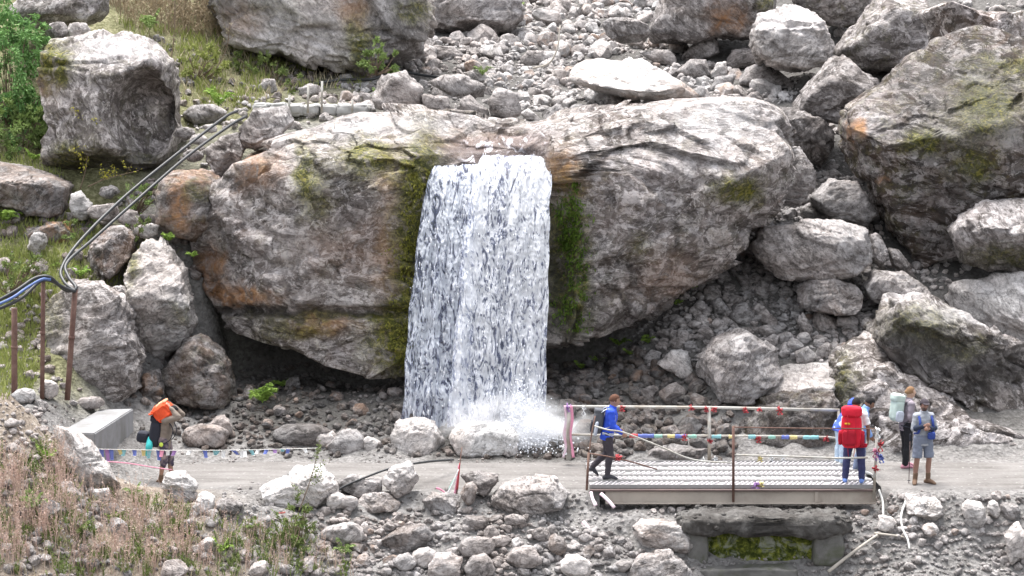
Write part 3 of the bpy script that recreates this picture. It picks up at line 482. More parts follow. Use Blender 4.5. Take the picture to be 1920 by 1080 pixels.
for q, lab in (((835, 1068, 36, 30), "rounded buff stone at the lower edge of the near bank"), ((795, 1045, 24, 18), "small white stone beside the rounded buff stone"), ((982, 1045, 36, 24), "broad pale stone centre of the near bank's foot"), ((1078, 1062, 32, 20), "white stone with a blunt top on the bank's foot"), ((897, 1064, 32, 24), "bluish angular stone on the near bank's foot"), ((922, 1000, 14, 14), "round pale cobble below the biggest oblong boulder"), ((965, 975, 22, 10), "grey cobble tucked under the biggest oblong boulder"), ((893, 980, 24, 14), "grey stone under the wedge boulder"), ((878, 925, 16, 20), "egg shaped pale stone between wedge boulder and tan stone"), ((1045, 1020, 18, 20), "tilted brown stone on the sandy part of the bank"), ((1015, 1002, 18, 14), "flat faced grey stone on the sandy bank"), ((893, 1025, 32, 22), "grey stone behind the bluish angular one"), ((760, 1055, 22, 16), "pale stone near the dark slab"), ((655, 945, 18, 14), "grey round stone below the low hose slab"), ((630, 940, 20, 18), "tan stone half under the largest white boulder"), ((640, 1000, 40, 18), "broad pale stone by the green shrub"), ((1862, 955, 12, 16), "small upright white stone by the far road edge"), ((1745, 992, 16, 11), "ochre stone under the white angular rock"), ((1730, 935, 26, 10), "flat grey stone on the far road edge"), ((1905, 1020, 22, 36), "white leaning rock at the bank's far corner"), ((340, 930, 30, 14), "pale flat stone behind the dry stalks"), ((430, 950, 26, 14), "grey flat stone beside the red bar"), ((190, 930, 20, 18), "white stone stacked below the slanting slab"), ((650, 830, 36, 26), "pale speckled boulder on the far road edge"), ((695, 835, 20, 14), "small white stone beside the speckled boulder"), ((567, 815, 50, 20), "long dark flat stone along the far road edge"), ((610, 822, 22, 14), "white flat stone next to the long dark one"), ((385, 820, 46, 24), "brown low boulder behind the porter"), ((415, 800, 22, 20), "round brown stone behind the porter's low boulder"), ((170, 755, 26, 14), "grey stone at the foot of the broad grey boulder"), ((92, 728, 20, 18), "white stone between two rusty posts"), ((45, 742, 22, 16), "white pointed stone at the first rusty post")):
    Yf = {567: 2.6, 650: 2.25, 695: 2.25, 610: 2.5, 385: 2.3, 415: 2.8}.get(q[0])
    wt = 1.35 if 'white' in lab else 1.12 if ('pale' in lab or 'buff' in lab) else .6 if 'dark' in lab else .95
    boulder(lab, ell(*q), k=4, tone=wt, lich=.15, name="stone", cat="stone", facets=5, stain=.5 if ('ochre' in lab) else .12 if ('tan' in lab or 'brown' in lab or 'buff' in lab) else 0, Y=Yf, sink=.1)
for q, lab, Yq in (((152, 388, 22, 26), "pale rock beside the dark brown slab's end", 5.9), ((195, 398, 26, 17), "flat grey rock crossed by the lower hose", 5.7), ((243, 408, 24, 17), "mottled grey rock beneath the lower hose", 5.6), ((278, 432, 24, 14), "flat pale rock above the tall leaning boulder", 5.5), ((205, 360, 20, 12), "small grey rock in the shade of the scooped boulder", 6.6), ((372, 262, 16, 11), "pale stone beside the upper part of the hoses", 7.6), ((362, 292, 20, 13), "grey stone between the hoses and the wedged rock", 7.0), ((345, 250, 18, 13), "mottled stone at the scooped boulder's lower corner", 8.0), ((70, 455, 18, 22), "pale stone leaning at the ochre rock", 5.0), ((265, 520, 20, 22), "grey rock in the gap behind the tall leaning boulder", 5.2), ((225, 550, 22, 18), "flat pale rock resting on the broad grey boulder", 4.2), ((395, 240, 14, 9), "white stone under the upper hose end", 8.4)):
    boulder(lab, ell(*q), k=4, tone=1.25 if ('pale' in lab or 'white' in lab) else .95, lich=.3, name="stone", cat="stone", facets=5, Y=Yq)
# named stones of the upper stream and the scree
for poly, lab, tn in (
  ([(693, 182), (714, 142), (760, 132), (798, 165), (790, 202), (748, 210), (708, 206)], "big rounded pale boulder beside the low wall", 1.1),
  ([(790, 175), (842, 182), (850, 210), (795, 213)], "wedge stone in the row above the white slab", 1.0),
  ([(862, 187), (880, 176), (915, 206), (920, 229), (890, 226), (864, 212)], "pointed grey stone in the row above the white slab", .95),
  ([(914, 192), (930, 162), (972, 175), (977, 216), (960, 228), (920, 218)], "tall blocky grey stone in the row above the fall", .98),
  ([(800, 155), (830, 140), (870, 140), (910, 160), (912, 184), (850, 182)], "broad buff rock behind the wedge stone", 1.05),
  ([(1014, 212), (1045, 194), (1066, 212), (1061, 229), (1020, 229)], "grey stone left of the ochre pebbles above the fall", 1.0),
  ([(1062, 208), (1080, 194), (1122, 200), (1127, 222), (1070, 226)], "brownish flat stone above the fall", .9),
  ([(975, 110), (990, 94), (1020, 94), (1030, 115), (1005, 126), (980, 122)], "rounded pale stone near the curved branch", 1.1),
  ([(805, 108), (815, 84), (850, 88), (877, 106), (830, 114)], "flat pale rock at the foot of the layered outcrop", 1.05),
  ([(975, 212), (990, 203), (1010, 218), (1012, 228), (985, 224)], "small white stone above the fall", 1.3),
  ([(1200, 102), (1225, 92), (1255, 92), (1272, 112), (1262, 126), (1230, 118)], "smooth blue grey boulder behind the long white slab", 1.0),
  ([(1265, 135), (1295, 110), (1325, 112), (1333, 140), (1300, 148), (1270, 144)], "domed tan stone behind the long white slab", .95),
  ([(1275, 110), (1310, 72), (1345, 70), (1350, 100), (1325, 112), (1290, 118)], "pale rock stacked on the domed tan stone", 1.1),
  ([(1362, 120), (1372, 92), (1420, 88), (1440, 110), (1400, 130), (1375, 135)], "grey angular rock in front of the white topped block", .9),
  ([(1330, 140), (1345, 118), (1362, 116), (1365, 142), (1335, 150)], "white stone beside the angular rock", 1.3),
  ([(1330, 170), (1340, 145), (1380, 138), (1372, 170), (1345, 176)], "dark bottomed stone beside the long white slab", .75),
  ([(1370, 170), (1400, 125), (1435, 114), (1480, 145), (1490, 165), (1420, 172)], "broad brown grey rock above the waterfall boulder", .9),
  ([(668, 125), (680, 103), (705, 100), (722, 122), (700, 136), (675, 136)], "pale stone at the mossy foot of the cliff rock", 1.1),
  ([(855, 62), (880, 57), (892, 66), (870, 72)], "white lens shaped stone on the outcrop's foot", 1.3),
  ([(340, 215), (360, 198), (400, 195), (430, 212), (410, 232), (350, 235)], "mottled flat rock beside the upper hose ends", .95),
  ([(560, 165), (580, 155), (600, 160), (605, 180), (560, 182)], "rounded pale stone behind the low wall", 1.1),
  ([(480, 165), (495, 148), (515, 148), (522, 172), (490, 178)], "pale lichened stone on the grassy bank", 1.1),
  ([(1368, 598), (1378, 570), (1400, 566), (1420, 598), (1400, 612), (1375, 610)], "largest grey cobble on the scree", .95),
  ([(1418, 590), (1435, 578), (1458, 600), (1458, 628), (1440, 622)], "brown oblong cobble standing on the scree", .85),
  ([(1492, 600), (1505, 585), (1522, 610), (1526, 640), (1506, 636)], "pale tooth shaped cobble on the scree", 1.1),
  ([(1520, 600), (1535, 578), (1572, 600), (1568, 622), (1530, 626)], "bluish angular stone on the scree", 1.05),
  ([(1335, 565), (1348, 555), (1368, 580), (1360, 592), (1340, 585)], "leaning grey cobble on the scree", .95),
  ([(1405, 415), (1440, 392), (1452, 410), (1440, 430), (1415, 432)], "white stone under the waterfall boulder's end", 1.2),
  ([(1500, 390), (1520, 380), (1545, 402), (1535, 414), (1502, 412)], "rounded brown stone above the flat pinkish block", .9),
  ([(1455, 545), (1475, 534), (1490, 545), (1486, 562), (1462, 562)], "pale round cobble under the flat pinkish block", 1.15),
  ([(1490, 660), (1515, 650), (1534, 668), (1520, 682), (1494, 680)], "pinkish rounded stone above the pale flat slab", 1.15),
  ([(1205, 670), (1222, 655), (1240, 660), (1235, 685), (1212, 686)], "grey green stone beside the white bean shaped one", .95),
  ([(1455, 628), (1480, 622), (1495, 632), (1475, 648), (1458, 645)], "buff angular stone below the oblong cobble", 1.)):
    boulder(lab, poly, k=4, tone=tn, lich=.2, name="stone", cat="stone", facets=6, Y={693: 10.6, 790: 10.3, 862: 10.2, 914: 10.2, 800: 11.6}.get(poly[0][0]))
# ------------------------------------------------------------------ loose stones
def inpoly(px, py, poly):
    poly = np.asarray(poly); x, y = poly.T; x1, y1 = np.roll(x, -1), np.roll(y, -1); c = np.zeros(len(px), bool)
    for a, b, d, e in zip(x, y, x1, y1): c ^= ((b > py) != (e > py)) & (px < (d - a) * (py - b) / (e - b + 1e-9) + a)
    return c
def proto(k, seed, flat=.7):
    rng = np.random.default_rng(seed); D, F = ico(k); V = D * np.array([1, rng.uniform(.7, .95), rng.uniform(flat - .12, flat + .15)])
    for f in range(16):
        n = rng.normal(size=3); n /= np.linalg.norm(n); q = V @ n; off = q.max() * rng.uniform(.62, .93); V = V - n * np.maximum(0, q - off)[:, None] * 1.
    V = V + D * (.06 * fbm(V * 1.6 + rng.random(3) * 50, 4))[:, None]; return V / np.abs(V).max(), F
PR = [proto(4, 100 + i) for i in range(14)]; PRM = [np_mesh("stone", *p) for p in PR]; [m_.set_sharp_from_angle(angle=R(24)) for m_ in PRM]
for m_ in PRM: m_.materials.append(ROCK)
PL = [proto(2, 300 + i) for i in range(16)]; PM = [proto(3, 500 + i) for i in range(10)]
TAKEN = []
def free(px, py, r, out=0):
    ok = np.ones(len(px), bool)
    for pl in POLYS: ok &= ~inpoly(px, py + r * .3, pl)
    return ok
def scatter(poly, n, s0, s1, power=2.2, sep=.8, seedpts=None):
    """pixels in a region, radii in pixels, kept apart"""
    poly = np.asarray(poly, float); lo, hi = poly.min(0), poly.max(0); out = []
    for tries in range(60):
        q = RNG.random((n * 4, 2)) * (hi - lo) + lo; r = s0 + (s1 - s0) * RNG.random(n * 4) ** power
        k = inpoly(q[:, 0], q[:, 1], poly) & free(q[:, 0], q[:, 1], r)
        for (x, y), rr in zip(q[k], r[k]):
            if all((x - a) ** 2 + ((y - b) * 1.25) ** 2 > (sep * (rr + c)) ** 2 for a, b, c in TAKEN): TAKEN.append((x, y, rr)); out.append((x, y, rr))
            if len(out) >= n: return np.array(out)
    return np.array(out) if out else np.zeros((0, 3))
def place(S, flat=1.):
    H = hit(S[:, 0], np.clip(S[:, 1] + S[:, 2] * .3, 0, 1200)); rad = S[:, 2] * (H[:, 1] - CAMY) / FPX
    H[:, 2] += rad * .28; return H, rad
REG = [
 ([(640, 130), (810, 60), (1000, 0), (1230, 0), (1300, 110), (1500, 150), (1470, 180), (1120, 195), (960, 215), (820, 205), (640, 200)], 96, 7, 30, "grey stone strewn over the upper stream bed", "stones of the upper stream bed", (1.0, 1.35, .2, 0)),
 ([(1300, 510), (1400, 480), (1440, 540), (1620, 590), (1640, 640), (1560, 690), (1420, 640), (1300, 660), (1200, 690), (1190, 650)], 42, 6, 16, "grey cobble on the scree beside the waterfall boulder", "cobbles on the scree", (.75, 1.15, .1, .02)),
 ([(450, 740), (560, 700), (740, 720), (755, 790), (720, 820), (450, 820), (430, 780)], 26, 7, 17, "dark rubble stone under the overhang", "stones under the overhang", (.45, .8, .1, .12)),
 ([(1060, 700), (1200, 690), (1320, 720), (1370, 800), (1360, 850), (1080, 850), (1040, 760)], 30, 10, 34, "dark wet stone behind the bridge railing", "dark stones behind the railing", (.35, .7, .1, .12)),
 ([(630, 960), (760, 950), (1000, 965), (1130, 1000), (1180, 1080), (660, 1080)], 26, 7, 20, "pale stone on the near bank below the road", "stones on the near bank", (.85, 1.3, .1, .05)),
 ([(60, 850), (180, 900), (300, 925), (440, 960), (640, 1000), (660, 1075), (60, 1075)], 22, 8, 26, "pale stone among the dry grass of the near bank", "stones among the dry grass", (1.0, 1.3, .1, .12)),
 ([(1110, 940), (1640, 945), (1900, 925), (1920, 1010), (1700, 1075), (1560, 1000), (1240, 975)], 16, 6, 15, "stone bedded in the earth bank below the footbridge", "stones in the earth bank", (.7, 1.25, .1, .06)),
]
nst = 0
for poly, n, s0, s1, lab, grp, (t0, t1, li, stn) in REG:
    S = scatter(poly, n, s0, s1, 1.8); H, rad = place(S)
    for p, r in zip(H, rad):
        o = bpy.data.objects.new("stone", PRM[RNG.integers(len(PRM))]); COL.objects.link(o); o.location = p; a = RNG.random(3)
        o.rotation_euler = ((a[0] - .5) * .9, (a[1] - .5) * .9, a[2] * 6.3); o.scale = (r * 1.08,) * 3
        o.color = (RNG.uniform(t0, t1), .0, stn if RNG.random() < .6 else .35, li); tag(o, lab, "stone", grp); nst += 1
def rubble(name, specs, label, tone, stain=0., moss=0., lich=.1):
    VV, FF, n = [], [], 0
    for poly, cnt, s0, s1, lib in specs:
        poly = np.asarray(poly, float); lo, hi = poly.min(0), poly.max(0); q = RNG.random((cnt * 3, 2)) * (hi - lo) + lo; q = q[inpoly(q[:, 0], q[:, 1], poly)][:cnt]
        S = np.c_[q, s0 + (s1 - s0) * RNG.random(len(q)) ** 2.5]; S = S[free(S[:, 0], S[:, 1], S[:, 2])]
        if not len(S): continue
        H, rad = place(S)
        for p, r in zip(H, rad):
            V, F = lib[RNG.integers(len(lib))]; a = RNG.random(3)
            VV.append(V * r @ euler((a[0] - .5), (a[1] - .5), a[2] * 6.3).T + p); FF.append(F + n); n += len(V)
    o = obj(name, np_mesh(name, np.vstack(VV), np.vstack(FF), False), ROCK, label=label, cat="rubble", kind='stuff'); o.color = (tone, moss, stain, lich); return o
UP = REG[0][0]
rubble("rubble", [(UP, 520, 8, 21, PM), (UP, 1600, 3, 12, PM), (UP, 1800, 1.5, 5, PL), ([(1440, 200), (1500, 150), (1700, 120), (1920, 120), (1920, 0), (1500, 0)], 420, 3, 14, PM), ([(1540, 230), (1600, 230), (1680, 480), (1830, 480), (1800, 540), (1640, 560), (1500, 420)], 420, 3, 12, PM), ([(1060, 170), (1330, 185), (1500, 165), (1480, 195), (1300, 192), (1050, 222)], 350, 2, 7, PL), ([(330, 190), (460, 180), (700, 180), (700, 215), (560, 240), (460, 260), (400, 330), (340, 330)], 260, 2, 12, PM)], "pale pebbles and small rocks filling the upper stream bed", 1.2)
rubble("rubble", [([(1180, 610), (1320, 500), (1400, 380), (1560, 300), (1640, 440), (1720, 500), (1800, 520), (1660, 560), (1640, 640), (1560, 700), (1420, 650), (1300, 700), (1180, 720)], 1500, 2, 8, PM), ([(1240, 600), (1320, 510), (1400, 400), (1560, 310), (1640, 440), (1720, 500), (1660, 560), (1640, 640), (1560, 690), (1420, 650), (1300, 660), (1200, 690)], 300, 9, 21, PM), ([(1240, 600), (1320, 510), (1400, 400), (1560, 310), (1640, 440), (1720, 500), (1660, 560), (1640, 640), (1560, 690), (1420, 650), (1300, 660), (1200, 690)], 700, 4, 13, PM)], "small grey stones of the scree slope", 1.08)
rubble("rubble", [([(360, 760), (460, 690), (560, 680), (750, 700), (1100, 700), (1100, 860), (400, 850), (250, 800)], 2200, 2, 10, PM), ([(1020, 690), (1200, 640), (1340, 700), (1380, 800), (1600, 860), (1060, 865)], 800, 4, 16, PM)], "dark damp rubble at the foot of the waterfall boulder", .45, .1, .06)  # damp stones, toned down further to paint in the hollow's shade
rubble("gravel", [([(420, 940), (640, 955), (1000, 930), (1130, 940), (1920, 925), (1920, 1080), (560, 1080)], 3600, 1.5, 6, PL), ([(560, 960), (1000, 960), (1130, 985), (1280, 1080), (560, 1080)], 900, 3, 13, PM), ([(1110, 940), (1920, 930), (1920, 1080), (1560, 1080), (1560, 1000), (1240, 975)], 420, 3, 12, PM), ([(330, 850), (760, 850), (1060, 858), (1060, 870), (760, 872), (330, 872)], 160, 1.2, 4, PL), ([(420, 900), (1100, 915), (1100, 935), (420, 950)], 260, 1.5, 6, PL), ([(1640, 870), (1920, 865), (1920, 930), (1640, 930)], 110, 1.2, 3.5, PL), ([(0, 750), (120, 760), (260, 930), (420, 960), (640, 1080), (0, 1080)], 900, 2, 8, PL), ([(0, 760), (120, 770), (240, 930), (420, 960), (640, 1080), (0, 1080)], 260, 4, 17, PM)], "loose gravel along the road edges and the near bank", 1.0, .04)
rubble("rubble", [([(0, 380), (100, 400), (300, 330), (420, 300), (440, 460), (300, 560), (380, 640), (300, 760), (0, 720)], 420, 3, 15, PM), ([(215, 60), (340, 70), (480, 100), (650, 145), (560, 185), (440, 215), (345, 215), (325, 110)], 170, 2, 11, PM), ([(400, 60), (700, 100), (730, 190), (480, 200)], 180, 2, 12, PM), ([(40, 560), (130, 600), (250, 760), (100, 770), (20, 740)], 160, 3, 13, PM), ([(0, 400), (150, 400), (330, 330), (330, 520), (100, 560), (0, 560)], 80, 11, 24, PM)], "mixed broken rocks among the grass of the wooded slope", .85, .12, .1, .4)
# broken rock carrying on to both sides of what the photograph frames
VV, FF, n_ = [], [], 0; X2 = RNG.uniform(-26, 28, 5200); Y2 = RNG.uniform(2.5, 34, 5200); Z2 = hh(X2, Y2); qx_, qy_ = proj(np.stack([X2, Y2, Z2], 1))
for x, y, z, u_ in zip(X2, Y2, Z2, qx_):
    if -20 < u_ < 1940 or (x < -8 and RNG.random() < .6): continue
    V, F = PM[RNG.integers(len(PM))]; r = .08 + .5 * RNG.random() ** 4; a = RNG.random(3); VV.append(V * r @ euler(a[0] - .5, a[1] - .5, a[2] * 6.3).T + (x, y, z + r * .25)); FF.append(F + n_); n_ += len(V)
o = obj("rubble", np_mesh("rubble", np.vstack(VV), np.vstack(FF), False), ROCK, label="broken rock on the slopes beyond both ends of the view", cat="rubble", kind='stuff'); o.color = (1., 0., .05, .2)
# ------------------------------------------------------------------ waterfall
def water_mat(name, gap, foam, thr, scale):
    t = NT(name); uv = t.n("ShaderNodeUVMap"); vec = t.vscale(uv.outputs[0], (1, .30, 1))
    at = t.n("ShaderNodeAttribute", attribute_name="edge")
    n = t.noise(vec, scale, 4, .62, 1.9); n2 = t.noise(t.vscale(uv.outputs[0], (1, .10, 1)), 3.2, 5, .6, .4); n3 = t.noise(vec, scale * 2.6, 3, .6, .8)
    rg1 = t.math('ABSOLUTE', t.math('SUBTRACT', n, .5)); rg2 = t.math('ABSOLUTE', t.math('SUBTRACT', n3, .5))
    v = t.math('ADD', t.math('MULTIPLY_ADD', rg1, -2.2, .62), t.math('MULTIPLY_ADD', rg2, -.8, t.math('MULTIPLY', t.math('SUBTRACT', n2, .5), .6)))
    v = t.math('ADD', v, t.math('MULTIPLY', t.math('SUBTRACT', at.outputs["Fac"], .5), .22))
    f = t.ramp(v, [(thr - .13, 0.), (thr + .06, 1.)])
    col = t.mix(f, gap, foam); t.fin(col, .5, t.bump(v, .6, .05), .3)
    tr = t.n("ShaderNodeBsdfTransparent"); mx = t.n("ShaderNodeMixShader")
    t.set(mx.inputs[0], t.math('MULTIPLY_ADD', f, .54, .40, clamp=True)); t.t.links.new(tr.outputs[0], mx.inputs[1])
    tl = t.n("ShaderNodeBsdfTranslucent"); t.set(tl.inputs[0], col); m2 = t.n("ShaderNodeMixShader"); m2.inputs[0].default_value = .3
    t.t.links.new(t.b.outputs[0], m2.inputs[1]); t.t.links.new(tl.outputs[0], m2.inputs[2]); t.t.links.new(m2.outputs[0], mx.inputs[2]); t.t.links.new(mx.outputs[0], t.out.inputs[0]); return t.m
FOAM = plain("white_foam", (.86, .88, .93), .5, .05, 8, .4, .03)
WF = obj("waterfall", None, loc=P(905, 850, 2.7), label="white waterfall pouring over the lip of the huge boulder onto the roadside rocks", cat="waterfall")
W0 = np.array(P(905, 850, 2.7))
def fall_path(u, t, A0, A1, B0, B1, Yt, Yb):
    """u across, t down (time of fall)"""
    jt = 5 * pn(np.stack([np.atleast_1d(u) * 7 + A0[0], np.atleast_1d(u) * 0, np.atleast_1d(u) * 0], 1)) + 3 * pn(np.stack([np.atleast_1d(u) * 21 + A0[0], np.atleast_1d(u) * 0, np.atleast_1d(u) * 0], 1))
    top = P(A0[0] + (A1[0] - A0[0]) * u, A0[1] + (A1[1] - A0[1]) * u + jt, Yt); bot = P(B0[0] + (B1[0] - B0[0]) * u, B0[1] + (B1[1] - B0[1]) * u, Yb)
    return np.stack([top[..., 0] + (bot[..., 0] - top[..., 0]) * t, Yt + (Yb - Yt) * t, top[..., 2] + (bot[..., 2] - top[..., 2]) * (.12 * t + .88 * t * t)], -1)
def curtain(name, A0, A1, B0, B1, Yt, Yb, mat, nu=110, nv=260, amp=.20, seed=0, edge=1., core=None):
    U, T = np.meshgrid(np.linspace(0, 1, nu), np.linspace(0, 1, nv)); u, t = U.ravel(), T.ravel(); V = fall_path(u, t, A0, A1, B0, B1, Yt, Yb)
    q = np.stack([u * 9 + seed, t * 2.2, t * 0 + seed], 1)
    V[:, 1] -= amp * (.25 + t) * (fbm(q, 3) + .7 * pn(np.stack([V[:, 0] * 5, V[:, 2] * 2.2, t * 0 + seed], 1)) + .5 * np.abs(pn(np.stack([V[:, 0] * 11, V[:, 2] * 7, t * 0 + seed], 1))))
    V[:, 0] += .16 * t * pn(np.stack([t * 9, (u < .5) * 4. + seed, u * 0], 1)) * np.abs(2 * u - 1) ** 3; V[:, 0] += .10 * t * pn(np.stack([t * 6, u * 0 + (u > .5) * 3 + seed, u * 3], 1)); ii = np.arange(nu * nv).reshape(nv, nu)
    me = np_mesh(name, V - W0, np.stack([ii[:-1, :-1], ii[:-1, 1:], ii[1:, 1:], ii[1:, :-1]], -1).reshape(-1, 4))
    uv = me.uv_layers.new(name="UVMap"); li = np.empty(len(me.loops), np.int32); me.loops.foreach_get("vertex_index", li)
    uvs = np.stack([V[:, 0] + seed, V[:, 2]], 1); uv.data.foreach_set("uv", uvs[li].astype(np.float32).ravel())
    e = sst(0, .10, np.minimum(u, 1 - u) + .05 * pn(np.stack([t * 14, u * 0 + seed, u * 0], 1))) * .5; e = e * sst(-.01, .05, t + .03 * pn(np.stack([u * 16 + seed, u * 0, u * 0], 1))); e = e + edge * .5 * (1 - .35 * t) * (.75 + .5 * pn(np.stack([u * 4 + seed, t * .6, u * 0], 1)))
    if core: e = e + .42 * np.exp(-((u - core - .05 * np.sin(t * 5)) / .085) ** 2) * (1 - .3 * t) + .12 * sst(.5, .9, u)
    vattr(me, "edge", np.stack([e, e, e, e * 0 + 1], 1)); return obj(name, me, mat, WF)
mo, MV, MF = BVHS["huge grey waterfall boulder, brown stained and overhanging a dark hollow, water pouring over it"]
me_ = mo.data; cc_ = np.empty(len(me_.vertices) * 3, np.float32); me_.vertices.foreach_get("co", cc_); mainV = cc_.reshape(-1, 3) + np.array(mo.location)
mbvh = BVHTree.FromPolygons([tuple(map(float, v)) for v in mainV], [tuple(int(i) for i in f) for f in MF])
def on(bvh, px, py):
    u, b, c = rays(px, py); d = Vector((float(u), float(b), float(c))).normalized(); return bvh.ray_cast(Vector((0, CAMY, CAMZ)), d)
YL, YR = [min(on(mbvh, x, y)[0].y for x in xs) - .06 for xs, y in (((830, 860, 890), 322), ((930, 970, 1010), 300))]
WM1 = water_mat("falling_water", (.33, .38, .57), (.90, .92, .97), .465, 5.6); WM2 = water_mat("falling_water_behind", (.28, .32, .49), (.82, .86, .94), .475, 5.0)
curtain("water_curtain", (814, 312), (903, 307), (752, 800), (882, 815), YL, 3.1, WM2, seed=2, edge=.80)
curtain("water_curtain", (905, 291), (1038, 292), (840, 800), (1022, 800), YR, 2.75, WM1, seed=7, edge=1.12, core=.12)
# threads and clots of water thrown clear of the curtains
D1, F1 = ico(1); D2, F2 = ico(2)
def clots(name, C, S, lib=(D1, F1), mat=FOAM):
    V = (lib[0][None] * S[:, None, :] + (C - W0)[:, None, :]); F = lib[1][None] + (np.arange(len(C)) * len(lib[0]))[:, None, None]
    return obj(name, np_mesh(name, V.reshape(-1, 3), F.reshape(-1, 3)), mat, WF)
def rand_fall(n, A0, A1, B0, B1, Yt, Yb, pw=.7, out=.16, xj=.06):
    u = RNG.random(n); t = RNG.random(n) ** pw; C = fall_path(u, t, A0, A1, B0, B1, Yt, Yb); C[:, 1] -= RNG.random(n) * out * (.4 + t); C[:, 0] += RNG.normal(size=n) * xj * (.3 + t); return C, t
CC, SS = [], []
for n, a in ((700, ((905, 289), (1036, 292), (842, 800), (1018, 800), YR, 2.75)), (450, ((816, 314), (905, 308), (754, 795), (890, 800), YL, 3.1))):
    C, t = rand_fall(n, *a); wv = RNG.uniform(.005, .012, n) * (1 + t * .4); CC.append(C); SS.append(np.stack([wv, wv * .8, wv * RNG.uniform(1.5, 6, n)], 1))
clots("water_threads", np.vstack(CC), np.vstack(SS))
# splash: bright heap of foam and flying drops
n = 5200; a = RNG.random(n) * 2 * math.pi; rr = np.abs(RNG.normal(size=n)); base = P(975, 842, 2.55)
C = np.stack([base[0] + rr * np.cos(a) * .42 + .15 * rr, base[1] + np.sin(a) * rr * .3, base[2] + np.abs(RNG.normal(size=n)) * .55 * np.exp(-.25 * rr ** 2)], 1)
s = RNG.uniform(.006, .022, n); clots("splash_drops", C, np.stack([s, s, s * RNG.uniform(.8, 1.6, n)], 1))
mbq = MB(); D5, F5 = ico(6)
q5 = D5 * np.array([.80, .36, .66]); rg = np.abs(pn(D5 * 3 + 3)) * .5 + np.abs(pn(D5 * 7 + 8)) * .32 + np.abs(pn(D5 * 15)) * .2
mbq.add(q5 * (.62 + rg * 1.3)[:, None] * (1 + .35 * pn(D5 * 1.5 + 1.2))[:, None] + base + (.02, 0, .02) - W0, F5)
mbq.build("splash_foam", FOAM, WF)
def mist_mat():
    t = NT("spray_mist"); t.t.nodes.remove(t.b); tc = t.n("ShaderNodeTexCoord")
    ln = t.n("ShaderNodeVectorMath", operation='LENGTH'); t.set(ln.inputs[0], tc.outputs["Object"])
    d = t.math('MULTIPLY', t.math('SUBTRACT', 1., ln.outputs["Value"], clamp=True), t.ramp(t.noise(tc.outputs["Object"], 2.2, 4, .6, .5), [(.42, .02), (.60, 1.)]))
    v = t.n("ShaderNodeVolumePrincipled"); v.inputs["Color"].default_value = (.99, .992, 1, 1); v.inputs["Anisotropy"].default_value = .0; t.set(v.inputs["Density"], t.math('MULTIPLY', d, 12.0)); t.t.links.new(v.outputs[0], t.out.inputs["Volume"]); return t.m
mv = obj("spray_mist", np_mesh("spray_mist", D2 * 1.0, F2), mist_mat(), WF, loc=P(975, 822, 2.7) - W0); mv.scale = (1.9, .8, 1.05)
# the film of water over the top of the boulder, laid on the rock itself
def film():
    t = NT("thin_water_film"); g = t.n("ShaderNodeNewGeometry"); vec = g.outputs["Position"]; n = t.noise(t.vscale(vec, (2.2, .6, 2)), 2.2, 6, .6, 1.2)
    at = t.n('ShaderNodeAttribute', attribute_name='edge'); f = t.math('MULTIPLY', t.ramp(n, [(.52, .03), (.68, .8)]), at.outputs['Fac']); c = t.mix(f, (.24, .18, .17), (.80, .80, .86)); t.fin(c, .4, t.bump(n, .5, .05), .25)
    tr = t.n("ShaderNodeBsdfTransparent"); mx = t.n("ShaderNodeMixShader"); t.set(mx.inputs[0], t.math('MULTIPLY_ADD', at.outputs['Fac'], .30, f, clamp=True)); t.t.links.new(tr.outputs[0], mx.inputs[1]); t.t.links.new(t.b.outputs[0], mx.inputs[2]); t.t.links.new(mx.outputs[0], t.out.inputs[0]); return t.m
G, nu, nv = {}, 60, 26; V = []; EE = []
for j in range(nv):
    for i in range(nu):
        q = i / (nu - 1); r = j / (nv - 1); x = (835 + 160 * r * .0 + (965 - 835) * 0) + (1040 - 818) * q - 18 * (1 - q) * r; y = (240 + 22 * (1 - q)) * (1 - r) + (312 - 18 * q) * r
        h = on(mbvh, x, y)
        if h[0] is not None: G[i, j] = len(V); EE.append(min(1, 4 * min(q, 1 - q), 4 * r + .05)); V.append(np.array(h[0] + h[1] * .02 + Vector((0, -.02, 0))))
F = [(G[i, j], G[i + 1, j], G[i + 1, j + 1], G[i, j + 1]) for j in range(nv - 1) for i in range(nu - 1) if all(k in G for k in ((i, j), (i + 1, j), (i + 1, j + 1), (i, j + 1)))]
F = [f for f in F if max(np.ptp(np.array([V[k] for k in f])[:, 1]), np.ptp(np.array([V[k] for k in f])[:, 2])) < .5]
me = np_mesh("water_film", np.array(V) - W0, F); vattr(me, "edge", np.stack([np.array(EE)] * 3 + [np.ones(len(EE))], 1)); obj("water_film", me, film(), WF)
# ------------------------------------------------------------------ footbridge
STEEL = plain("galvanised_tread", (.36, .35, .35), .5, .15, 9, .2, .005, .35, .4); RIB = plain("worn_bright_rib", (.66, .63, .64), .45, .1, 9, .2, .004, .2)
BEAM = plain("dusty_painted_beam", (.44, .39, .34), .7, .14, 2.2, .2, .005, dirt=(.33, .28, .24)); RUST = plain("rusty_pipe", (.15, .085, .07), .8, .3, 9, .4, .004, dirt=(.22, .14, .11))
RAILW = plain("faded_white_pipe", (.46, .45, .42), .55, .12, 5, .2, .003, dirt=(.34, .30, .25)); DARKS = plain("dark_steel_edge", (.12, .085, .08), .7, .25, 7)
BR = obj("footbridge", None, loc=(4.4, -.2, 0), label="low steel footbridge of ribbed tread plates with bent pipe railings", cat="footbridge"); B0_ = np.array([4.4, -.2, 0.])
YF, YB, ZD = -1.45, 1.1, .085
xL, xR = P(1106, 910, YF)[0], P(1641, 915, YF)[0]
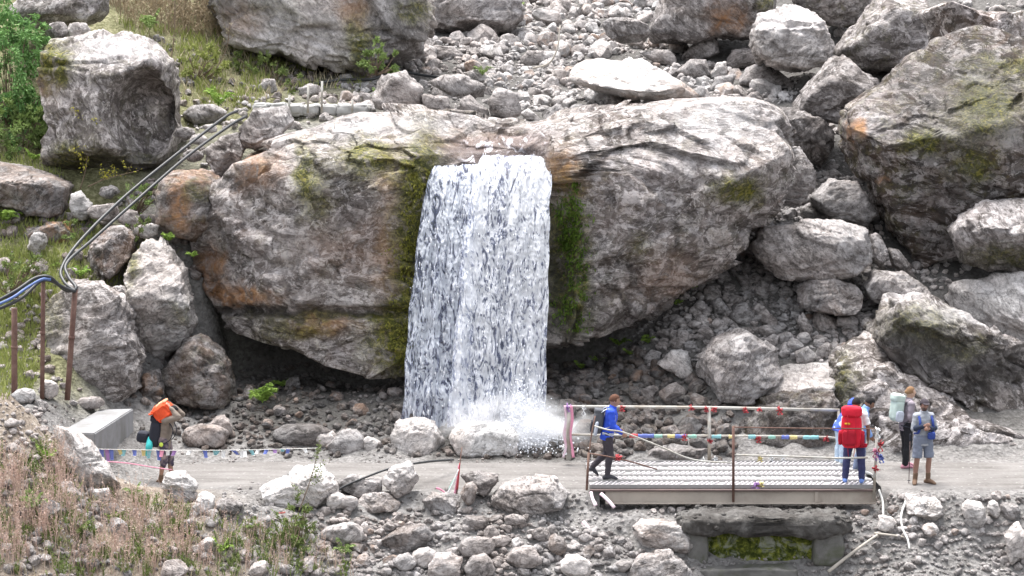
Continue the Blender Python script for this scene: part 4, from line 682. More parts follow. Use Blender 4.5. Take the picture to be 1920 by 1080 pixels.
for i in range(5):                                   # tread plates, each with slanting raised ribs
    m = MB(); y0 = YF + i * (YB - YF) / 5; wd = (YB - YF) / 5 - .03; yc = y0 + wd / 2 + .015
    m.box((0 + (xL + xR) / 2 - B0_[0], yc - B0_[1], ZD - .022), (xR - xL, wd, .036)); m.box(((xL + xR) / 2 - B0_[0], yc - wd / 2 + .015 - B0_[1], ZD + .012), (xR - xL, .022, .034)); m.box(((xL + xR) / 2 - B0_[0], yc + wd / 2 - .015 - B0_[1], ZD + .012), (xR - xL, .022, .034))
    pl = m.build("tread_plate", STEEL, BR, False); m = MB()
    for k in range(int((xR - xL) / .098)):
        x = xL + .09 + k * .098; sk = (.5 if i % 2 else -.5) + RNG.normal() * .06
        if RNG.random() < .05: continue
        m.box((x - B0_[0], yc - B0_[1], ZD + .008), (.030, wd * .74, .034), rotz(sk * .9), .006)
    m.build("rib", RIB, pl, False)
m = MB(); m.box(((xL + xR) / 2 - B0_[0] + .15, YF - .03 - B0_[1], -.105), (xR - xL - .3, .05, .23)); m.box(((xL + xR) / 2 - B0_[0] + .15, YF - .07 - B0_[1], -.225), (xR - xL - .3, .12, .02)); m.build("edge_beam", BEAM, BR, False)
m = MB(); m.box(((xL + xR) / 2 - B0_[0], YF - .055 - B0_[1], .022), (xR - xL, .10, .030)); m.build("top_flange", DARKS, BR, False)
m = MB(); m.box(((xL + xR) / 2 - B0_[0], YB + .03 - B0_[1], -.13), (xR - xL, .05, .30)); m.build("edge_beam", BEAM, BR, False)
m = MB(); xs_ = P(1530, 925, YF)[0]; m.box((xs_ - B0_[0], YF - .075 - B0_[1], -.105), (.07, .04, .21)); m.build("stiffener", BEAM, BR, False)
def pipe(name, pts, r, mat, sub=0, seg=10, root=BR, o=B0_):
    m = MB(); m.tube(np.array([p if len(p) == 3 and not isinstance(p, tuple) else p for p in pts]) - o, r, seg, (0, 0, 1) if abs(pts[0][2] - pts[-1][2]) < .5 * np.linalg.norm(np.array(pts[0]) - pts[-1]) else (0, 1, 0), sub); return m.build(name, mat, root)
YP = YF - .12
pipe("post", [P(1100, 919, YP), P(1104, 849, YP)], .024, RUST); pipe("post", [P(1375, 941, YP), P(1375, 799, YP)], .026, RUST); pipe("post", [P(1638, 936, YP), P(1645, 803, YP)], .026, RAILW)
pipe("rail", [P(1375, 801, YP), P(1500, 803, YP), P(1648, 804, YP)], .011, RUST); pipe("rail", [P(1377, 853, YP), P(1480, 856, YP), P(1570, 859, YP), P(1627, 858, YP)], .018, RAILW)
pipe("rail", [P(1104, 850, YP), P(1140, 856, YP), P(1180, 865, YP + .1), P(1232, 880, YP + .3)], .014, RUST, 3); pipe("rail", [P(1112, 798, YP + .2), P(1140, 806, YP), P(1170, 811, YP), P(1235, 836, YP), P(1300, 862, YP), P(1374, 868, YP)], .016, RAILW, 4)
pipe("bent_post", [P(1104, 852, YP), P(1109, 815, YP + .1), P(1116, 780, YP + .25)], .013, RUST, 3)
YQ = YB + .06
pipe("post", [P(1066, 862, YQ), P(1066, 760, YQ)], .05, RAILW); pipe("post", [P(1330, 869, YQ), P(1330, 763, YQ)], .036, RAILW); pipe("post", [P(1574, 868, YQ), P(1572, 768, YQ)], .03, RAILW)
pipe("rail", [P(1063, 762, YQ), P(1330, 764, YQ), P(1574, 769, YQ)], .03, RAILW); pipe("rail", [P(1066, 815, YQ), P(1330, 817, YQ), P(1555, 820, YQ), P(1566, 832, YQ)], .024, RAILW, 4)
# cloth tied to the railings
def cloth(name, col): return plain(name, col, .85, .2, 20, .3, .006)
CRED = cloth("red_cloth", (.46, .07, .08)); CBLU = cloth("blue_cloth", (.14, .18, .48)); CGRN = cloth("green_cloth", (.28, .50, .42)); CYEL = cloth("yellow_cloth", (.66, .56, .26)); CWHT = cloth("white_cloth", (.82, .82, .82)); CPNK = cloth("pink_cloth", (.72, .30, .42)); CPUR = cloth("purple_cloth", (.38, .22, .48)); CTEA = cloth("teal_cloth", (.25, .50, .54))
def rag(px, py, Y, w_, h_, mat, label, knot=.05, grp=None, rot=0., nm="cloth_ribbon"):
    c = P(px, py, Y); h_ = h_ * .8; knot = knot * .75; m = MB(); m.blob((0, -.035, 0), (knot, knot, knot * .9), 1, None, 3, .15, 2.)
    for k in range(2):
        n = 7; t = np.linspace(0, 1, n); x = (k - .5) * w_ * .5 + rot * t * h_ + .02 * np.sin(t * 7 + k * 2); y = -.05 - .025 * np.sin(t * 5 + k * 3) - .01 * k; z = -t * h_ * (1 - .15 * k); ww = w_ * (.55 + .5 * t) * .5
        th = .004; Vv = []
        for i in range(n):
            for sx, sy in ((-1, -1), (1, -1), (1, 1), (-1, 1)): Vv.append((x[i] + sx * ww[i] / 2, y[i] + sy * th + sx * .012, z[i]))
        m.add(Vv, [(i * 4 + a, i * 4 + (a + 1) % 4, i * 4 + 4 + (a + 1) % 4, i * 4 + 4 + a) for i in range(n - 1) for a in range(4)] + [(0, 1, 2, 3), tuple(4 * (n - 1) + a for a in (3, 2, 1, 0))])
    return m.build(nm, mat, loc=c, label=label, cat="ribbon", group=grp)
gr = "cloths tied along the back railing"
for px, py, w_, h_, mt, lab in ((1166, 764, .10, .10, CRED, "red knotted cloth on the top rail in front of the blue jacket walker's face"), (1296, 765, .05, .06, CRED, "little red knot on the top rail just before the white post"), (1324, 766, .06, .09, CRED, "red tie on the near side of the white post's top"), (1339, 766, .06, .09, CRED, "red tie on the far side of the white post's top"), (1398, 767, .08, .10, CRED, "red cloth hanging from the top rail over the dark boulder"), (1462, 768, .09, .14, CRED, "fattest red cloth hanging from the top rail"), (1423, 768, .03, .03, CRED, "faint red tie between two hanging red cloths"), (1283, 818, .09, .11, CRED, "red cloth drooping from the middle rail"), (1422, 822, .08, .11, CRED, "red cloth with pale top on the middle rail"), (1548, 822, .11, .07, CRED, "red rag beside the end of the middle rail"), (1330, 826, .05, .06, CRED, "red wrap at mid height of the white post"), (1094, 764, .06, .22, CWHT, "white scarf hanging from the top rail near the pink wrapped post")):
    rag(px, py, YQ, w_, h_, mt, lab, .02 + w_ * .12, gr)
wr = "coloured cloth wraps on the middle rail"
for px, ln, mt, lab in ((1188, 16, CRED, "red wrap behind the walker's hand on the middle rail"), (1211, 30, CBLU, "long dark blue wrap on the middle rail"), (1234, 16, CGRN, "green wrap next to the long blue one"), (1258, 14, CYEL, "yellow wrap next to the green one"), (1276, 20, CBLU, "short blue wrap before the drooping red cloth"), (1298, 16, CGRN, "green wrap after the drooping red cloth"), (1343, 18, CTEA, "teal wrap on the far side of the white post"), (1371, 10, CYEL, "yellow wrap beside the rusty post"), (1410, 14, CTEA, "pale teal wrap past the rusty post"), (1447, 14, CGRN, "green wrap past the red cloth with pale top"), (1472, 14, CBLU, "blue wrap midway along the rail"), (1488, 14, CYEL, "yellow wrap next to the midway blue one"), (1520, 30, CTEA, "long pale teal wrap near the rail's end")):
    c = P(px, 816 + (px - 1066) * .009, YQ); L = ln / FPX * 41; m = MB(); n = 7
    m.tube([(x, 0, 0) for x in np.linspace(-L / 2, L / 2, n)], [(.034 + .01 * RNG.random(), .034 + .012 * RNG.random()) for _ in range(n)], 10, (0, 0, 1)); m.build("cloth_wrap", mt, loc=c, label=lab, cat="cloth wrap", group=wr)
def strand(pts, w0, mat, name, label, cat, sub=5, th=.006):
    pts = np.array(pts); c = pts[-1].copy(); m = MB(); m.tube(pts - c, [(w0 * (.7 + .5 * RNG.random()), th) for _ in pts], 6, (0, -1, .2), sub); return m.build(name, mat, loc=c, label=label, cat=cat)
PKW = plain("pink_white_ribbon", (.74, .62, .68), .8, .25, 5, .2, .005, dirt=(.66, .32, .42))
for dx, mt, lab in ((-7, PKW, "pale pink ribbon wound down the outer side of the first back post"), (5, CPNK, "deep pink ribbon hanging down the inner side of the first back post")):
    strand([P(1066 + dx, 760, YQ - .08), P(1066 + dx + 2, 785, YQ - .09), P(1065 + dx, 815, YQ - .08), P(1068 + dx, 840, YQ - .08), P(1067 + dx * 1.6, 858, YQ - .1)], .03, mt, "ribbon", lab, "ribbon")
rag(1064, 764, YQ, .09, .12, CPUR, "purple knot at the top of the first back post", .06); rag(1058, 838, YQ, .08, .22, CWHT, "white scarf end at the foot of the first back post", .03)
for px, py, h_, mt, lab in ((1645, 806, .22, CWHT, "pale lilac cloth at the top of the post by the red pack"), (1650, 832, .20, CRED, "red cloth on the post by the red pack"), (1644, 848, .20, CPUR, "purple ribbon bunch on the post by the red pack"), (1652, 856, .16, CBLU, "blue ribbon on the post by the red pack"), (1641, 878, .06, CRED, "small red knot low on the post by the red pack"), (1640, 845, .18, CPNK, "pink ribbon on the post by the red pack")): rag(px, py, YP - .03, .07, h_, mt, lab, .035)
rag(1418, 908, YF - .1, .16, .10, CPUR, "purple and yellow flag lying on the deck's edge", .03, rot=-.4); rag(1426, 907, YF - .12, .10, .07, CYEL, "yellow flag on the deck's edge beside the purple one", .03)
rag(1158, 858, YP - .02, .07, .06, CRED, "red tie on the low bent rail", .04)
for px, py, mt, lab in ((1293, 868, CWHT, "small white flag on the deck line, nearest the walker"), (1318, 862, CWHT, "middle white flag of three on the deck line"), (1341, 859, CWHT, "white flag beside the white post's foot"), (1425, 858, CYEL, "orange yellow flag below the middle rail"), (1446, 858, CWHT, "white flag next to the orange yellow one"), (1467, 858, CWHT, "tall white flag on the deck's back edge")): rag(px, py, YQ - .05, .12, .15, mt, lab, .015)
# ------------------------------------------------------------------ mossy retaining wall below the bridge
MOSSW = NT("mossy_concrete"); g_ = MOSSW.n("ShaderNodeNewGeometry"); n_a = MOSSW.noise(g_.outputs["Position"], 3.2, 7, .65, .6); n_b = MOSSW.noise(g_.outputs["Position"], 9, 6, .7, .5)
cmo = MOSSW.mix(MOSSW.ramp(n_a, [(.36, 0.), (.48, 1.)]), (.30, .31, .27), MOSSW.ramp(n_b, [(.35, (.02, .03, .006)), (.50, (.075, .09, .016)), (.66, (.28, .30, .05))])); MOSSW.fin(cmo, .9, MOSSW.bump(n_b, .9, .05), .2)
CONC = plain("grey_concrete", (.17, .165, .158), .9, .4, 5, .9, .03, dirt=(.10, .105, .075))
RW = obj("retaining_wall", None, loc=P(1425, 1060, -2.3), label="mossy concrete wall recessed under an earth ledge below the footbridge", cat="wall"); r0 = P(1425, 1060, -2.3)
def bx(name, x0, x1, y0, y1, Y, dp, mat, dz=0.):
    a = P(x0, y1, Y); b = P(x1, y0, Y); m = MB(); q = np.sign(ico(5)[0]) * np.abs(ico(5)[0]) ** .3 * np.array([b[0] - a[0], dp, b[2] - a[2]]) / 2; m.add(q * 1.12 + ico(5)[0] * (.07 * fbm(q * 3 + Y, 4))[:, None] + (a + b) / 2 + np.array([0, dp / 2, dz]) - r0, ico(5)[1]); return m.build(name, mat, RW)
bx("mossy_face", 1320, 1530, 985, 1085, -2.50, .5, MOSSW.m); bx("pier", 1288, 1326, 990, 1062, -2.72, .5, CONC); bx("pier", 1526, 1580, 996, 1060, -2.72, .5, CONC); bx("ledge", 1318, 1490, 1068, 1090, -2.95, .6, CONC)
EARTH = plain("earth_ledge", (.15, .14, .132), .95, .5, 7, 1., .05, dirt=(.25, .24, .23))
m = MB(); D6, F6 = ico(6); a_, b_ = P(1268, 1006, -2.75), P(1600, 968, -2.75); q6 = np.sign(D6) * np.abs(D6) ** .45 * np.array([(b_[0] - a_[0]) / 2, .5, (b_[2] - a_[2]) / 2]); q6 = q6 + D6 * (.16 * fbm(q6 * 1.6 + 5, 4) + .07 * fbm(q6 * 5 + 2, 4))[:, None]
m.add(q6 + (a_ + b_) / 2 + (0, .35, 0) - r0, F6)
for k in RNG.integers(len(q6), size=150):
    if q6[k][2] > -.05: rr_ = RNG.uniform(.015, .075); m.add(PL[k % 16][0] * rr_ + q6[k] + (a_ + b_) / 2 + (0, .35, 0) - r0, PL[k % 16][1]); m.build("earth_ledge", EARTH, RW)
# ------------------------------------------------------------------ low walls, posts, hoses
CW = obj("concrete_block", None, loc=Pz(200, 790, 0), label="long low concrete block beside the porter, its flat top pale", cat="concrete block"); c0 = Pz(200, 790, 0)
zt = 1.1; tp = [Pz(186, 768, zt), Pz(250, 766, zt), Pz(178, 812, zt), Pz(108, 812, zt)]
V = [p - c0 for p in tp] + [p * (1, 1, 0) - (0, 0, .2) - c0 for p in tp]
bm = bmesh.new(); vs = [bm.verts.new(v) for v in V]
for f in ((3, 2, 1, 0), (4, 5, 6, 7), (0, 1, 5, 4), (1, 2, 6, 5), (2, 3, 7, 6), (3, 0, 4, 7)): bm.faces.new([vs[i] for i in f])
bmesh.ops.recalc_face_normals(bm, faces=bm.faces); bmesh.ops.bevel(bm, geom=list(bm.edges), offset=.02, segments=2, affect='EDGES'); me = bpy.data.meshes.new("block_body"); bm.to_mesh(me); bm.free(); obj("block_body", me, plain("pale_concrete", (.30, .30, .31), .9, .15, 2.5, .3, .01, dirt=(.21, .205, .20)), CW)
LW = obj("low_wall", None, loc=P(580, 212, 10.9), label="low pale stone wall with thin posts behind the waterfall boulder's shoulder", cat="wall"); l0 = P(580, 212, 10.9)
m = MB()
for k in range(7): a, b = P(478 + k * 31, 216, 10.9), P(508 + k * 31, 194 + 4 * RNG.random(), 10.9); m.blob((a + b) / 2 - l0, ((b[0] - a[0]) * .54, .3, (b[2] - a[2]) * .56), .42, euler(0, RNG.normal() * .05, RNG.normal() * .15), 4, .06, 2.)
m.build("wall_body", plain("pale_wall_stone", (.40, .395, .385), .9, .25, 3, .6, .03), LW)
for px, y0 in ((542, 178), (577, 160), (603, 152), (660, 188)): m = MB(); m.tube([P(px, 212, 10.5) - l0, P(px + 1, y0, 10.5) - l0], .028, 8, (0, 1, 0)); m.build("post", RAILW, LW)
for px0, py0, px1, py1, r, lab in ((27, 745, 27, 578, .062, "thickest rusty post, standing apart at the slope's edge"), (79, 748, 81, 528, .046, "tall thin rusty post carrying the hose bend"), (126, 750, 141, 542, .058, "leaning rusty post against the broad grey boulder")):
    Yp = {27: .1, 79: .5, 126: 1.0}[px0]; b, t_ = P(px0, py0, Yp), P(px1, py1, Yp); m = MB(); m.tube([(0, 0, 0), (t_ - b) * .33, (t_ - b) * .66, t_ - b], [r, r, r * .97, r * .95], 12, (0, 1, 0)); m.tube([(t_ - b) * .55, (t_ - b) * .58], r * 1.15, 12, (0, 1, 0)); m.build("rusty_post", RUST, loc=b, label=lab, cat="post", group="rusty posts holding the hoses")
HOSE = plain("grey_black_hose", (.035, .037, .04), .45, .2, 6, .2, .004, spec=.45); HBLU = plain("blue_hose", (.10, .16, .36), .5, .2, 6)
def hose(label, pts, r, mat=HOSE, name="hose"):
    W = np.array([P(*p) for p in pts]); m = MB(); m.tube(W - W[0], r, 10, (0, 1, .3), 7); return m.build(name, mat, loc=W[0], label=label, cat="hose")
hose("upper of two long grey hoses sagging up to the boulder's shoulder", [(-30, 578, -.2), (30, 545, .1), (65, 522, .4), (92, 519, .5), (112, 535, .7), (140, 546, .9), (120, 528, 1.2), (116, 502, 1.6), (150, 452, 2.4), (230, 372, 3.8), (330, 290, 5.4), (418, 222, 7.0), (445, 208, 7.6)], .035)
hose("lower of two long grey hoses crossing the rocks to the posts", [(-30, 590, -.3), (35, 562, 0), (75, 528, .4), (100, 528, .6), (125, 545, .9), (143, 540, 1.0), (128, 518, 1.3), (126, 492, 1.7), (175, 448, 2.6), (260, 372, 4.0), (350, 294, 5.5), (430, 236, 6.9), (462, 218, 7.6)], .035)
hose("blue hose slung beside the grey ones at the first post", [(-30, 582, -.35), (20, 560, -.1), (50, 540, .2), (78, 524, .4), (95, 524, .5)], .03, HBLU)
hose("thin black hose looping over the low slab near the road", [(628, 932, -1.85), (640, 915, -1.8), (690, 893, -1.7), (740, 876, -1.5), (800, 866, -.6), (850, 862, .3)], .022)
hose("thin dark pipe running along the upper stream's edge", [(545, 165, 13.5), (640, 150, 13.8), (700, 148, 14), (730, 132, 15), (800, 142, 15), (855, 150, 14)], .04)
for lab, pts, r in (("pale bare stick leaning on the earth bank below the post", [(1553, 1072, -2.9), (1600, 1035, -2.7), (1645, 1003, -2.5)], .035), ("short pale stick crossing the hanging white stone's rope", [(1640, 1000, -2.45), (1675, 1004, -2.4), (1700, 1008, -2.4)], .025), ("dead branch lying on the near bank below the oblong boulder", [(1000, 966, -2.1), (1025, 982, -2.25), (1055, 1000, -2.4)], .022), ("curved bare branch sticking up from the upper stream bed", [(1000, 128, 17), (1030, 118, 16.8), (1045, 90, 16.8), (1050, 48, 17)], .03)):
    W = np.array([P(*p) for p in pts]); m = MB(); m.tube(W - W[0], [r * (1 - .5 * i / len(W)) for i in range(len(W))], 8, (0, 1, 0), 5); m.build("branch", plain("bare_wood", (.46, .42, .37), .85, .2, 12), loc=W[0], label=lab, cat="branch")
ROPE = plain("white_rope", (.70, .69, .66), .8, .12, 30)
for lab, pts in (("white rope holding the hanging stone by the bridge post", [(1648, 918, -1.6), (1655, 940, -1.75), (1656, 965, -2.1)]), ("white rope trailing down the bank past the white angular rock", [(1700, 935, -1.8), (1690, 965, -2.1), (1692, 990, -2.3), (1702, 1012, -2.5), (1705, 1030, -2.6)])):
    W = np.array([P(*p) for p in pts]); m = MB(); m.tube(W - W[0], .02, 8, (0, 1, 0), 6); m.build("rope", ROPE, loc=W[0], label=lab, cat="rope")
boulder("smooth white stone hung on a rope below the bridge post", ell(1661, 981, 17, 16), k=4, tone=1.55, lich=.05, name="stone", cat="stone", facets=3, Y=-2.2, D=.15)
m = MB(); W = np.array([P(440, 972, -2.7), P(490, 966, -2.6), P(535, 962, -2.5)]); m.tube(W - W[0], .03, 8, (0, 0, 1)); m.build("iron_bar", plain("red_iron", (.36, .10, .09), .7, .25), loc=W[0], label="red painted iron bar lying among the stones of the dry bank", cat="bar")
for lab, pts in (("long pink and white ribbon trailing down the sandy bank", [(1093, 978, -2.3), (1110, 1000, -2.5), (1120, 1030, -2.7), (1122, 1060, -3.0), (1116, 1085, -3.2)]), ("short pink and white ribbon end low on the sandy bank", [(1146, 1024, -2.6), (1152, 1050, -2.9), (1164, 1082, -3.2)]), ("pink ribbon scrap below the first bridge post", [(1126, 925, -1.8), (1140, 938, -1.95), (1152, 952, -2.05)]), ("ribbon tuft at the foot of the first bridge post", [(1108, 922, -1.7), (1111, 935, -1.85), (1117, 948, -2.0)])):
    strand([P(*p) for p in pts], .034, PKW, "ribbon", lab, "ribbon", 5, .01)
RS = obj("ribbon_stick", None, loc=P(855, 930, -1.75), label="thin stick tied with red, green and pink ribbons at the road's near edge", cat="stick"); q0 = P(855, 930, -1.75)
m = MB(); m.tube([(0, 0, -.1), P(860, 890, -1.75) - q0, P(866, 838, -1.72) - q0], [.014, .012, .009], 8, (0, 1, 0)); m.build("stick", RUST, RS)
for k, (mt, pts) in enumerate(((CPNK, [(860, 872), (858, 895), (852, 930)]), (CRED, [(862, 868), (860, 890), (857, 918)]), (CGRN, [(858, 888), (850, 902), (842, 918)]), (CWHT, [(860, 880), (850, 905), (838, 928)]), (CPNK, [(838, 926), (826, 918), (818, 915)]))):
    m = MB(); W = np.array([P(a, b, -1.8 - .02 * k) for a, b in pts]) - q0; m.tube(W, [(.010, .005), (.018, .006), (.022, .005)], 6, (0, -1, .1), 4); m.build("ribbon", mt, RS)
# prayer flags at the porter's side of the road
PF = obj("prayer_flags", None, loc=P(185, 845, -1.5), label="string of small blue, green and white prayer flags stretched before the porter", cat="prayer flags"); f0 = P(185, 845, -1.5)
def line(px): return 842 + 3.5 * math.sin((px - 180) / 420 * math.pi) - (px - 180) * .005
m = MB(); m.tube([P(x, line(x), -1.5) - f0 for x in np.linspace(180, 600, 16)], .006, 6, (0, 0, 1)); m.build("string", ROPE, PF)
fl = [(190, CBLU, .26), (200, CPUR, .24), (208, CBLU, .2), (224, CYEL, .1), (233, CTEA, .12), (252, CBLU, .11), (269, CYEL, .12), (279, CTEA, .16), (297, CBLU, .2), (304, CPNK, .12), (314, CWHT, .1), (328, CPUR, .1), (356, CWHT, .07), (384, CBLU, .14), (403, CTEA, .1), (409, CTEA, .08), (419, CWHT, .14), (437, CBLU, .1), (452, CWHT, .14), (458, CWHT, .12), (470, CTEA, .1), (485, CWHT, .07), (500, CBLU, .08), (515, CPUR, .07), (530, CTEA, .05), (540, CBLU, .09), (570, CWHT, .08)]
for px, mt, h_ in fl:
    m = MB(); c = P(px, line(px), -1.5) - f0; n = 5; t_ = np.linspace(0, 1, n); w_ = .085; dx = RNG.normal() * .03; dyy = RNG.normal() * .03
    Vv = [(sx * w_ / 2 * (1 - .25 * t_[i]) + dx * t_[i], sy * .003 + dyy * t_[i] + .012 * math.sin(5 * t_[i] + sx), -h_ * t_[i]) for i in range(n) for sx, sy in ((-1, -1), (1, -1), (1, 1), (-1, 1))]
    m.add(np.array(Vv) + c, [(i * 4 + a, i * 4 + (a + 1) % 4, i * 4 + 4 + (a + 1) % 4, i * 4 + 4 + a) for i in range(n - 1) for a in range(4)] + [(0, 1, 2, 3), tuple(4 * (n - 1) + a for a in (3, 2, 1, 0))]); m.build("flag", mt, PF)
strand([P(190, 865, -1.6), P(235, 868, -1.6), P(280, 875, -1.6), P(322, 881, -1.6)], .011, CPNK, "ribbon", "taut pink tape strung below the prayer flags", "tape", 4)
# ------------------------------------------------------------------ people
def remesh(V, F, vox, smooth=3):
    me = np_mesh("tmp", V, F); o = bpy.data.objects.new("tmp", me); COL.objects.link(o)
    md = o.modifiers.new("r", 'REMESH'); md.mode = 'VOXEL'; md.voxel_size = vox; md.use_smooth_shade = True
    if smooth: sm = o.modifiers.new("s", 'SMOOTH'); sm.iterations = smooth; sm.factor = .5
    dg = bpy.context.evaluated_depsgraph_get(); dg.update(); m2 = bpy.data.meshes.new_from_object(o.evaluated_get(dg)); bpy.data.objects.remove(o); bpy.data.meshes.remove(me)
    m2.polygons.foreach_set("use_smooth", np.ones(len(m2.polygons), bool)); return m2
def mesh_np(m): a = np.empty(len(m.vertices) * 3, np.float32); m.vertices.foreach_get("co", a); return a.reshape(-1, 3).astype(float)
def setco(m, V): m.vertices.foreach_set("co", V.astype(np.float32).ravel()); m.update()
def skin_mat(col):
    t = NT("skin"); at = t.n("ShaderNodeAttribute", attribute_name="face"); s = t.n("ShaderNodeSeparateColor"); t.set(s.inputs[0], at.outputs["Color"])
    c = t.mix(s.outputs[0], col, (.02, .016, .014)); c = t.mix(s.outputs[1], c, (.30, .09, .08)); c = t.mix(s.outputs[2], c, (.035, .025, .02)); return t.fin(c, .55, None, .35)
HEADD = dict(bump=[((1, 0, -.12), .20, .026), ((.93, 0, -.34), .16, .006), ((.80, 0, -.72), .26, .012), ((.92, .34, .10), .17, -.011), ((.92, -.34, .10), .17, -.011), ((.92, .3, .30), .2, .006), ((.92, -.3, .30), .2, .006), ((.35, .62, -.55), .35, -.008), ((.35, -.62, -.55), .35, -.008)])
def head_shape(V0, c, Rm, s):
    """V0: unit sphere directions"""
    V = V0 * np.array([.100, .077, .122]); V[:, 1] *= 1 - .16 * np.clip(-V0[:, 2], 0, 1); V[:, 0] -= .012 * np.clip(-V0[:, 2] - .2, 0, 1) * (V0[:, 0] < 0)
    for d, sg, a in HEADD['bump']:
        d = np.array(d); d = d / np.linalg.norm(d); V += V0 * (a * np.exp(-((V0 - d) ** 2).sum(1) / (2 * (sg * .6) ** 2)))[:, None]
    return (V * s) @ Rm.T + c
def person(label, loc, yaw, H, J, skin, cl, hair=None, headrot=(0, 0, 0), curl=(.6, .6), beard=False, group=None, feet=None):
    """J: joints in a frame that faces +X, left is +Y; cl: list of garments"""
    s = H / 1.75; D = dict(pel=(0, 0, .95), sp=(0, 0, 1.10), ch=(.01, 0, 1.28), uc=(0, 0, 1.40), nb=(0, 0, 1.47), nk=(.015, 0, 1.54), hd=(.035, 0, 1.635),
        sL=(0, .185, 1.41), eL=(-.03, .235, 1.13), wL=(.06, .25, .90), sR=(0, -.185, 1.41), eR=(-.03, -.235, 1.13), wR=(.06, -.25, .90),
        hL=(0, .09, .92), kL=(.03, .10, .50), aL=(-.02, .10, .085), hR=(0, -.09, .92), kR=(.03, -.10, .50), aR=(-.02, -.10, .085), tL=None, tR=None); D.update(J)
    g = {k: (np.array(v, float) if v is not None else None) for k, v in D.items()}
    for a, t in (('aL', 'tL'), ('aR', 'tR')):
        if g[t] is None: g[t] = g[a] + (.17, .015 if a == 'aL' else -.015, -.06)
    RZ = rotz(yaw); X = lambda V: (np.asarray(V) * s) @ RZ.T
    root = obj("person", None, loc=loc, label=label, cat="person", group=group)
    def torso(m, ex=0, lo=-.10, top=True, bulk=1.):
        up = g['sp'] - g['pel']; up /= np.linalg.norm(up)
        pts = [g['pel'] + up * lo, g['pel'], (g['pel'] + g['sp']) / 2, g['sp'], g['ch'], g['uc'], g['nb'] - (g['nb'] - g['uc']) * .25]
        rr = [(.150, .105), (.162, .112), (.152, .104), (.146, .100), (.168, .115), (.160, .098), (.085, .072)]
        m.tube(pts, [((a + ex) * bulk, (b + ex) * bulk) for a, b in rr], 18, (1, 0, 0.01), 3, rnd=False)
        for S in 'LR': m.tube([g['uc'] * .75 + g['nb'] * .25, g['s' + S]], [.075 + ex, .062 + ex], 12, (1, 0, .01), 0, rnd=True)
        for S in 'LR': m.tube([g['pel'] * .9 + .1 * g['h' + S], g['h' + S]], [.10 + ex, .092 + ex], 12, (1, 0, .01), 0, rnd=True)
    def arm(m, S, ex=0, upto=1., r0=.054):
        a, e, w_ = g['s' + S], g['e' + S], g['w' + S]
        if upto <= .5: e = a + (e - a) * upto * 2; m.tube([a, (a + e) / 2, e], [r0 + ex, r0 + ex, .05 + ex * 1.2], 12, (1, 0, .02), 2, rnd=False); m.blob(a, [r0 + ex] * 3, k=3); return
        w2 = e + (w_ - e) * min(1, (upto - .5) * 2)
        m.tube([a, a * .5 + e * .5, e], [r0 + ex, .049 + ex, .041 + ex], 12, (1, 0, .02), 2, rnd=True); m.tube([e, e * .6 + w2 * .4, w2], [.041 + ex, .040 + ex, .028 + ex * .9], 12, (1, 0, .02), 2, rnd=True)
    def leg(m, S, ex=0, upto=1., calf=True):
        h, k, a = g['h' + S], g['k' + S], g['a' + S]
        if upto <= .5: q = h + (k - h) * upto * 2; m.tube([h, (h + q) / 2, q], [.092 + ex, .084 + ex, .078 + ex * 1.5], 14, (1, 0, .01), 2); return
        m.tube([h + (0, 0, .03), h * .5 + k * .5, k], [.092 + ex, .076 + ex, .055 + ex], 14, (1, 0, .01), 3, rnd=True)
        bk = np.array([-.018, 0, 0]); q = k + (a - k) * (upto - .5) * 2
        m.tube([k, k * .66 + q * .34 + bk, k * .3 + q * .7 + bk * .4, q], [.055 + ex, .057 + ex, .044 + ex * 1.2, .038 + ex * 1.3], 14, (1, 0, .01), 3, rnd=True)
    # body
    m = MB(); torso(m); m.tube([g['nb'] - (0, 0, .05), g['nk'], g['hd'] - (.01, 0, .06)], [.062, .056, .055], 12, (1, 0, 0), 2)
    Rh = euler(*headrot); D5_, F5_ = ico(5); m.add(head_shape(D5_, g['hd'], Rh, 1), F5_)
    for sy in (1, -1): m.blob(g['hd'] + Rh @ np.array([-.008, sy * .079, -.012]), (.020, .010, .033), k=3, rot=Rh)
    for si, S in enumerate('LR'):
        arm(m, S); leg(m, S)
        e, w_ = g['e' + S], g['w' + S]; d = (w_ - e) / np.linalg.norm(w_ - e); side = np.array(J.get('palm' + S, (0, 1 if S == 'L' else -1, 0)), float); side -= d * (side @ d); side /= np.linalg.norm(side)   # back of the hand
        acr = np.cross(d, side); inn = -side; kn = w_ + d * .085
        m.tube([w_, w_ + d * .03, kn], [(.026, .018), (.036, .016), (.041, .013)], 12, side, 2, rnd=True)
        cu = curl[si]
        for f in range(4):
            off = acr * (.030 - .020 * f); L = (.072, .082, .077, .060)[f]; p0 = kn + off - d * .012; a1 = cu * .7; p1 = p0 + (d * math.cos(a1) + inn * math.sin(a1)) * L * .45 + d * .01; a2 = cu * 1.6; p2 = p1 + (d * math.cos(a2) + inn * math.sin(a2)) * L * .32; a3 = cu * 2.4; p3 = p2 + (d * math.cos(a3) + inn * math.sin(a3)) * L * .25
            m.tube([p0, p1, p2, p3], [.0095, .009, .0085, .007], 8, side, 2, rnd=True)
        p0 = w_ + d * .028 + acr * .026; p1 = p0 + acr * .026 + d * .030 + inn * .012; p2 = p1 + d * .028 + acr * .006 + inn * .012; m.tube([p0, p1, p2], [.014, .011, .009], 8, side, 2, rnd=True)
        a = g['a' + S]; t_ = g['t' + S]; m.tube([a + (a - t_) * np.array([.28, .28, 0]) - (0, 0, .045), a - (0, 0, .02), a * .45 + t_ * .55, t_], [(.034, .034), (.04, .045), (.042, .03), (.036, .02)], 12, (0, 0, 1), 2, rnd=True)
